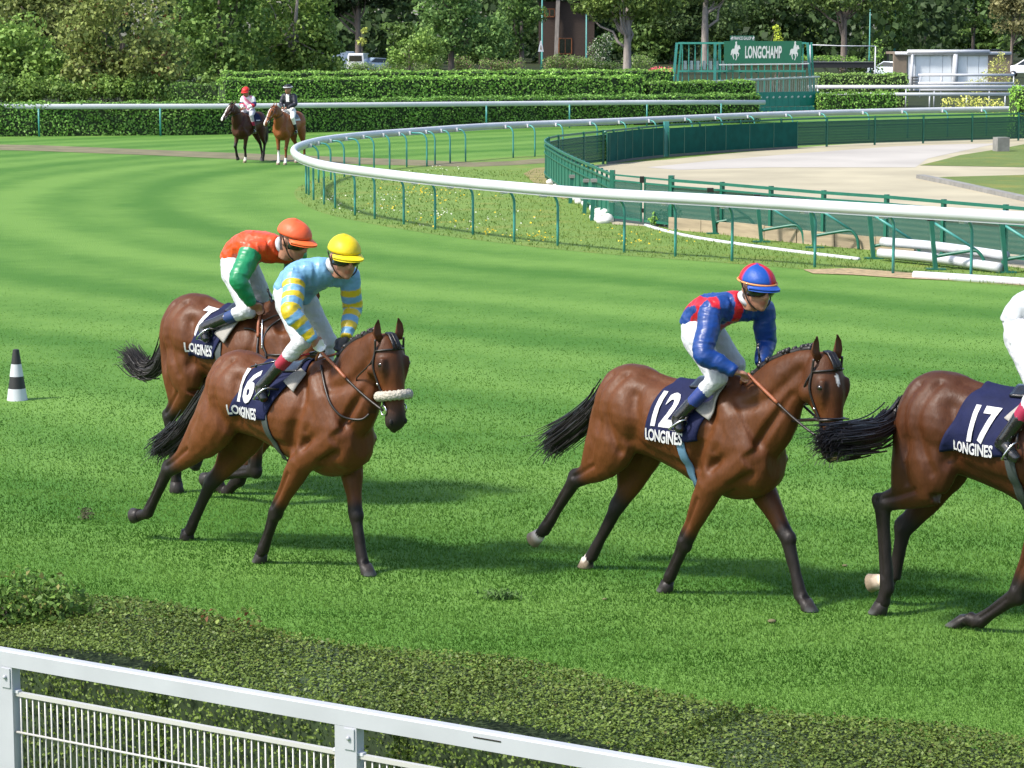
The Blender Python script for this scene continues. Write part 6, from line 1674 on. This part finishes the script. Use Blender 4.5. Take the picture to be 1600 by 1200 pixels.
def quarter(f, u, l):
    c = np.tile(np.array((.006,.06,.30)), (len(f), 1)); a = np.arctan2(l, f); k = (np.floor(a/(math.pi/2)) % 2) == 0; c[k] = (.45,.008,.018); return c
P = F16.P
J16 = dict(pelvis=P(455,462,0), chest=P(492,432,0), neck=P(519,418,0), head=P(537,402,-.01), shR=P(462,430,-.185), shL=P(545,432,.185), elR=P(455,488,-.37), elL=P(551,482,.26), wrR=P(490,531,-.26), wrL=P(541,528,.10), haR=P(501,549,-.13), haL=P(533,541,.07),
  hipR=P(448,466,-.11), hipL=P(470,462,.11), knR=P(472,533,-.20), knL=P(512,532,.26), ankR=P(407,606,-.31), ankL=(.02,.31,1.0), toeR=P(414,626,-.33), toeL=(.13,.33,.95), look=(.88,-.36,-.12), hup=(.42,-.15,.9), curve=.055, shin=.36, boot=.52, peakcol=(.72,.56,.01), heel=None)
j16 = person('jockey in light blue silks with yellow hooped sleeves and yellow cap', F16, J16, silk16, plain((.60,.45,.008)), sock=(.30,.012,.035), gloves='right')
P = F12.P
J12 = dict(pelvis=P(1092,515,0), chest=P(1126,488,0), neck=P(1163,471,0), head=P(1182,450,-.01), shR=P(1113,484,-.185), shL=P(1192,484,.185), elR=P(1099,553,-.37), elL=P(1197,533,.24), wrR=P(1150,582,-.26), wrL=P(1189,570,.10), haR=P(1168,584,-.13), haL=P(1193,582,.06),
  hipR=P(1084,520,-.11), hipL=P(1106,516,.11), knR=P(1121,590,-.20), knL=P(1150,570,.26), ankR=P(1058,654,-.31), ankL=(.02,.31,1.0), toeR=P(1064,675,-.33), toeL=(.13,.33,.95), look=(.90,-.32,-.08), hup=(.38,-.12,.9), curve=.055, shin=.36, boot=.60, peakcol=(.010,.06,.30), band=(.62,.24,.08))
j12 = person('jockey in blue silks with red braces and a quartered blue and red cap', F12, J12, silk12, quarter, sock=(.012,.03,.16))
P = F7.P
J7 = dict(pelvis=P(371,412,0), chest=P(405,389,0), neck=P(438,385,0), head=P(458,376,.0), shR=P(393,393,-.185), shL=P(462,396,.185), elR=P(373,437,-.37), elL=P(455,445,.25), wrR=P(393,476,-.26), wrL=P(424,476,.10), haR=P(407,483,-.13), haL=P(425,482,.07),
  hipR=P(363,418,-.11), hipL=P(382,416,.11), knR=P(388,484,-.20), knL=P(415,470,.26), ankR=P(318,512,-.30), ankL=(-.10,.31,1.05), toeR=P(324,533,-.33), toeL=(0,.33,.98), look=(.96,.05,-.22), hup=(.3,0,.95), curve=.06, shin=.30, boot=.45, peakcol=(.78,.13,.03))
j7 = person('jockey in orange silks with green sleeves and an orange cap', F7, J7, silk7, plain((.66,.10,.03)), sock=(.012,.035,.13))
# rider of 17: placed like the rider of 12, lower leg as seen at the edge of the picture
P = F17.P
J17 = {k: (Vector(v)*.985 if k not in ('look','hup') and not isinstance(v, (int, float)) and hasattr(v, '__len__') and k not in ('peakcol','band') else v) for k, v in J12.items()}
dP = P(1596,512,0) - J17['pelvis']
for k in list(J17):
    if isinstance(J17[k], Vector): J17[k] = J17[k] + dP
J17['knR'] = P(1624,612,-.27); J17['ankR'] = P(1567,690,-.30); J17['toeR'] = P(1592,719,-.33); J17['ankL'] = Vector((.0,.31,1.0)); J17['toeL'] = Vector((.13,.33,.95)); J17['knL'] = Vector((J17['knR'].x, .26, J17['knR'].z))
J17['shin'] = .34; J17['boot'] = .50; J17.pop('band', None); J17['peakcol'] = (.7,.7,.7)
j17 = person('jockey in white silks and breeches cut off by the right edge', F17, J17, silk_w, plain((.55,.55,.55)), sock=(.30,.012,.05))
for h, j in ((h16, J16), (h12, J12), (h17, J17), (h7, J7)): reins(h, {'R': j['haR'], 'L': j['haL']})
whip('black whip with a red middle held back along the saddle by the yellow capped jockey', F16, F16.P(505,548,-.10), F16.P(392,573,-.30), .18, .55)
whip('short upright black whip held in front of the blue and red jockey', F12, F12.P(1190,588,.02), F12.P(1184,536,.04), .55)
whip('upright whip handle with a silver top held by the green sleeved jockey', F7, F7.P(428,480,-.02), F7.P(418,452,-.04), .6)
# neck strap of 16, breast chain of 7
s = h16['s']
def neck_surf(H, px, py, off=.012):
    """point of the body seen at a pixel, lifted off by off"""
    fr = H['fr']; r = ray(px, py).normalized(); Ml = Matrix.Rotation(-fr.rz, 3, 'Z'); o_ = Ml @ (EYE - fr.o); d_ = Ml @ r
    q = H['bvh'].ray_cast(o_, d_, 200)
    return (q[0] + q[1]*off) if q[0] is not None else None
def strap_px(H, name, px, r, mt):
    pts = [neck_surf(H, x, y) for x, y in px]; pts = [p for p in pts if p is not None]
    if len(pts) > 2: straps(H, name, pts, r*H['s'], mt)
strap_px(h16, 'neck_strap', [(503,572),(505,590),(509,612),(518,632),(532,648),(550,655),(566,654),(576,646)], .009, 'dark')
strap_px(h7, 'neck_strap', [(382,514),(392,515),(402,519),(410,523)], .008, 'dark')
strap_px(h7, 'martingale', [(411,500),(411,515),(411,530),(411,545)], .007, 'steel')

# --- the two waiting riders in the distance
oD = g(378, 254); FD = Frame(118, .99, o=oD - Vector((math.cos(math.radians(118)), -math.sin(math.radians(118)), 0))*.45)
pD = dict(STAND); pD['poll'] = (1.10,.10,1.86); pD['turn'] = 20; pD['tilt'] = 40
pD['RF'] = ((.44,-.17,.90),(.62,-.13,.52),(.56,-.12,.24),(.50,-.12,.10)); pD['LF'] = ((.44,.17,.9),(.46,.13,.48),(.42,.12,.2),(.48,.12,0)); pD['LH'] = ((-.66,.14,.56),(-.60,.13,.2),(-.52,.13,0)); pD['RH'] = ((-.82,-.14,.56),(-.92,-.13,.2),(-.86,-.13,0))
hD = horse('racehorse', 'dark bay horse walking beside the chestnut in the distance', 'horse', FD, pD, (.052,.018,.009), group='horses waiting by the bend', voxel=.019, blaze=True, far=True, socks={'LF': (2.3,(.7,.66,.6))})
oC = g(441, 257.5); FC = Frame(112, 1.02, o=oC - Vector((math.cos(math.radians(112)), -math.sin(math.radians(112)), 0))*.52)
pC = dict(STAND); pC['poll'] = (1.12,.06,1.78); pC['turn'] = 40; pC['tilt'] = 30; pC['tail'] = [(-.92,0,1.15),(-.93,0,.8),(-.9,0,.5)]
CH = (.21,.066,.018)
hC = horse('lead_horse', 'chestnut horse with a white blaze and white legs standing in the distance', 'horse', FC, pC, CH, group='horses waiting by the bend', voxel=.019, blaze=True, far=True, points=np.array(CH)*.8, socks={k: (1.55 if k == 'RF' else 2.0,(.75,.73,.70)) for k in ('RF','LF','RH','LH')})
bridle(hD); bridle(hC)
for H, nm in ((hD, 'navy'), ):
    surf_patch(H, 'saddle_cloth', nm, 10, 24, lambda u, v: (-.30 + .5*u, -1.3 + 2.6*v), .016, .01)
cl = surf_patch(hD, 'cloth_print', 'white_ink', 4, 3, lambda u, v: (-.20 + .22*u, -1.25 + .12*v), .030, .004)
surf_patch(hC, 'saddle_cloth', 'white_ink', 10, 24, lambda u, v: (-.22 + .42*u, -1.2 + 2.4*v), .016, .01)
surf_patch(hC, 'saddle', 'black', 8, 14, lambda u, v: (-.20 + .36*u, -.95 + 1.9*v), .032, .02)
surf_patch(hC, 'girth', 'dark', 4, 24, lambda u, v: (.10 + .07*u, 1.2 + v*(2*math.pi - 2.4)), .010, .006)
SIT = dict(pelvis=(-.04,0,1.66), chest=(.0,0,2.0), neck=(.03,0,2.14), head=(.06,0,2.29), shR=(.0,-.18,2.06), shL=(.0,.18,2.06), elR=(.06,-.24,1.84), elL=(.06,.24,1.84), wrR=(.24,-.10,1.74), wrL=(.24,.10,1.74), haR=(.33,-.05,1.72), haL=(.33,.05,1.72),
  hipR=(-.02,-.12,1.64), hipL=(-.02,.12,1.64), knR=(.30,-.27,1.42), knL=(.30,.27,1.42), ankR=(.14,-.31,1.02), ankL=(.14,.31,1.02), toeR=(.26,-.33,.96), toeL=(.26,.33,.96), look=(1,.0,-.1), curve=.02, peakcol=(.55,.03,.03))
JD = dict(SIT); JD.update(chest=(.06,0,1.98), neck=(.12,0,2.10), head=(.17,0,2.24), knR=(.28,-.27,1.50), knL=(.28,.27,1.50), shR=(.06,-.18,2.03), shL=(.06,.18,2.03), look=(.96,.1,-.2), shin=.45)
def silkD(V, t, lv, bv, on, arm):
    c = np.tile(np.array((.72,.62,.68)), (len(V), 1)); k = np.abs((lv*.8 + V[:, 2]*.8 + .05) % .22 - .11) < .05; c[k] = (.62,.16,.30)
    for sd in 'RL':
        m_ = on[sd]; c[m_] = (.74,.74,.76); c[m_ & (np.abs(arm[sd][1] - .17) < .05)] = (.02,.02,.12); c[m_ & (np.abs(arm[sd][1] - .26) < .045)] = (.5,.02,.04)
    return c
person('distant rider in pink striped silks and a red cap on the dark horse', FD, JD, silkD, plain((.58,.025,.02)), sock=(.25,.01,.05), far=True, group='riders waiting by the bend')
def coatC(V, t, lv, bv, on, arm):
    c = np.tile(np.array((.013,.014,.022)), (len(V), 1)); a = on['R'] | on['L']; c[~a & (np.abs(lv) < .05) & (bv < -.02) & (t > .55)] = (.74,.74,.76); return c
JC = dict(SIT); JC['wcollar'] = 1
person('distant rider in a dark jacket and black hat with a white band on the chestnut', FC, JC, coatC, plain((.01,.01,.01)), pants=(.74,.73,.70), sock=(.012,.012,.012), far=True, hat='bowler', group='riders waiting by the bend')
for H, j in ((hD, JD), (hC, JC)): reins(H, {'R': j['haR'], 'L': j['haL']}, False)
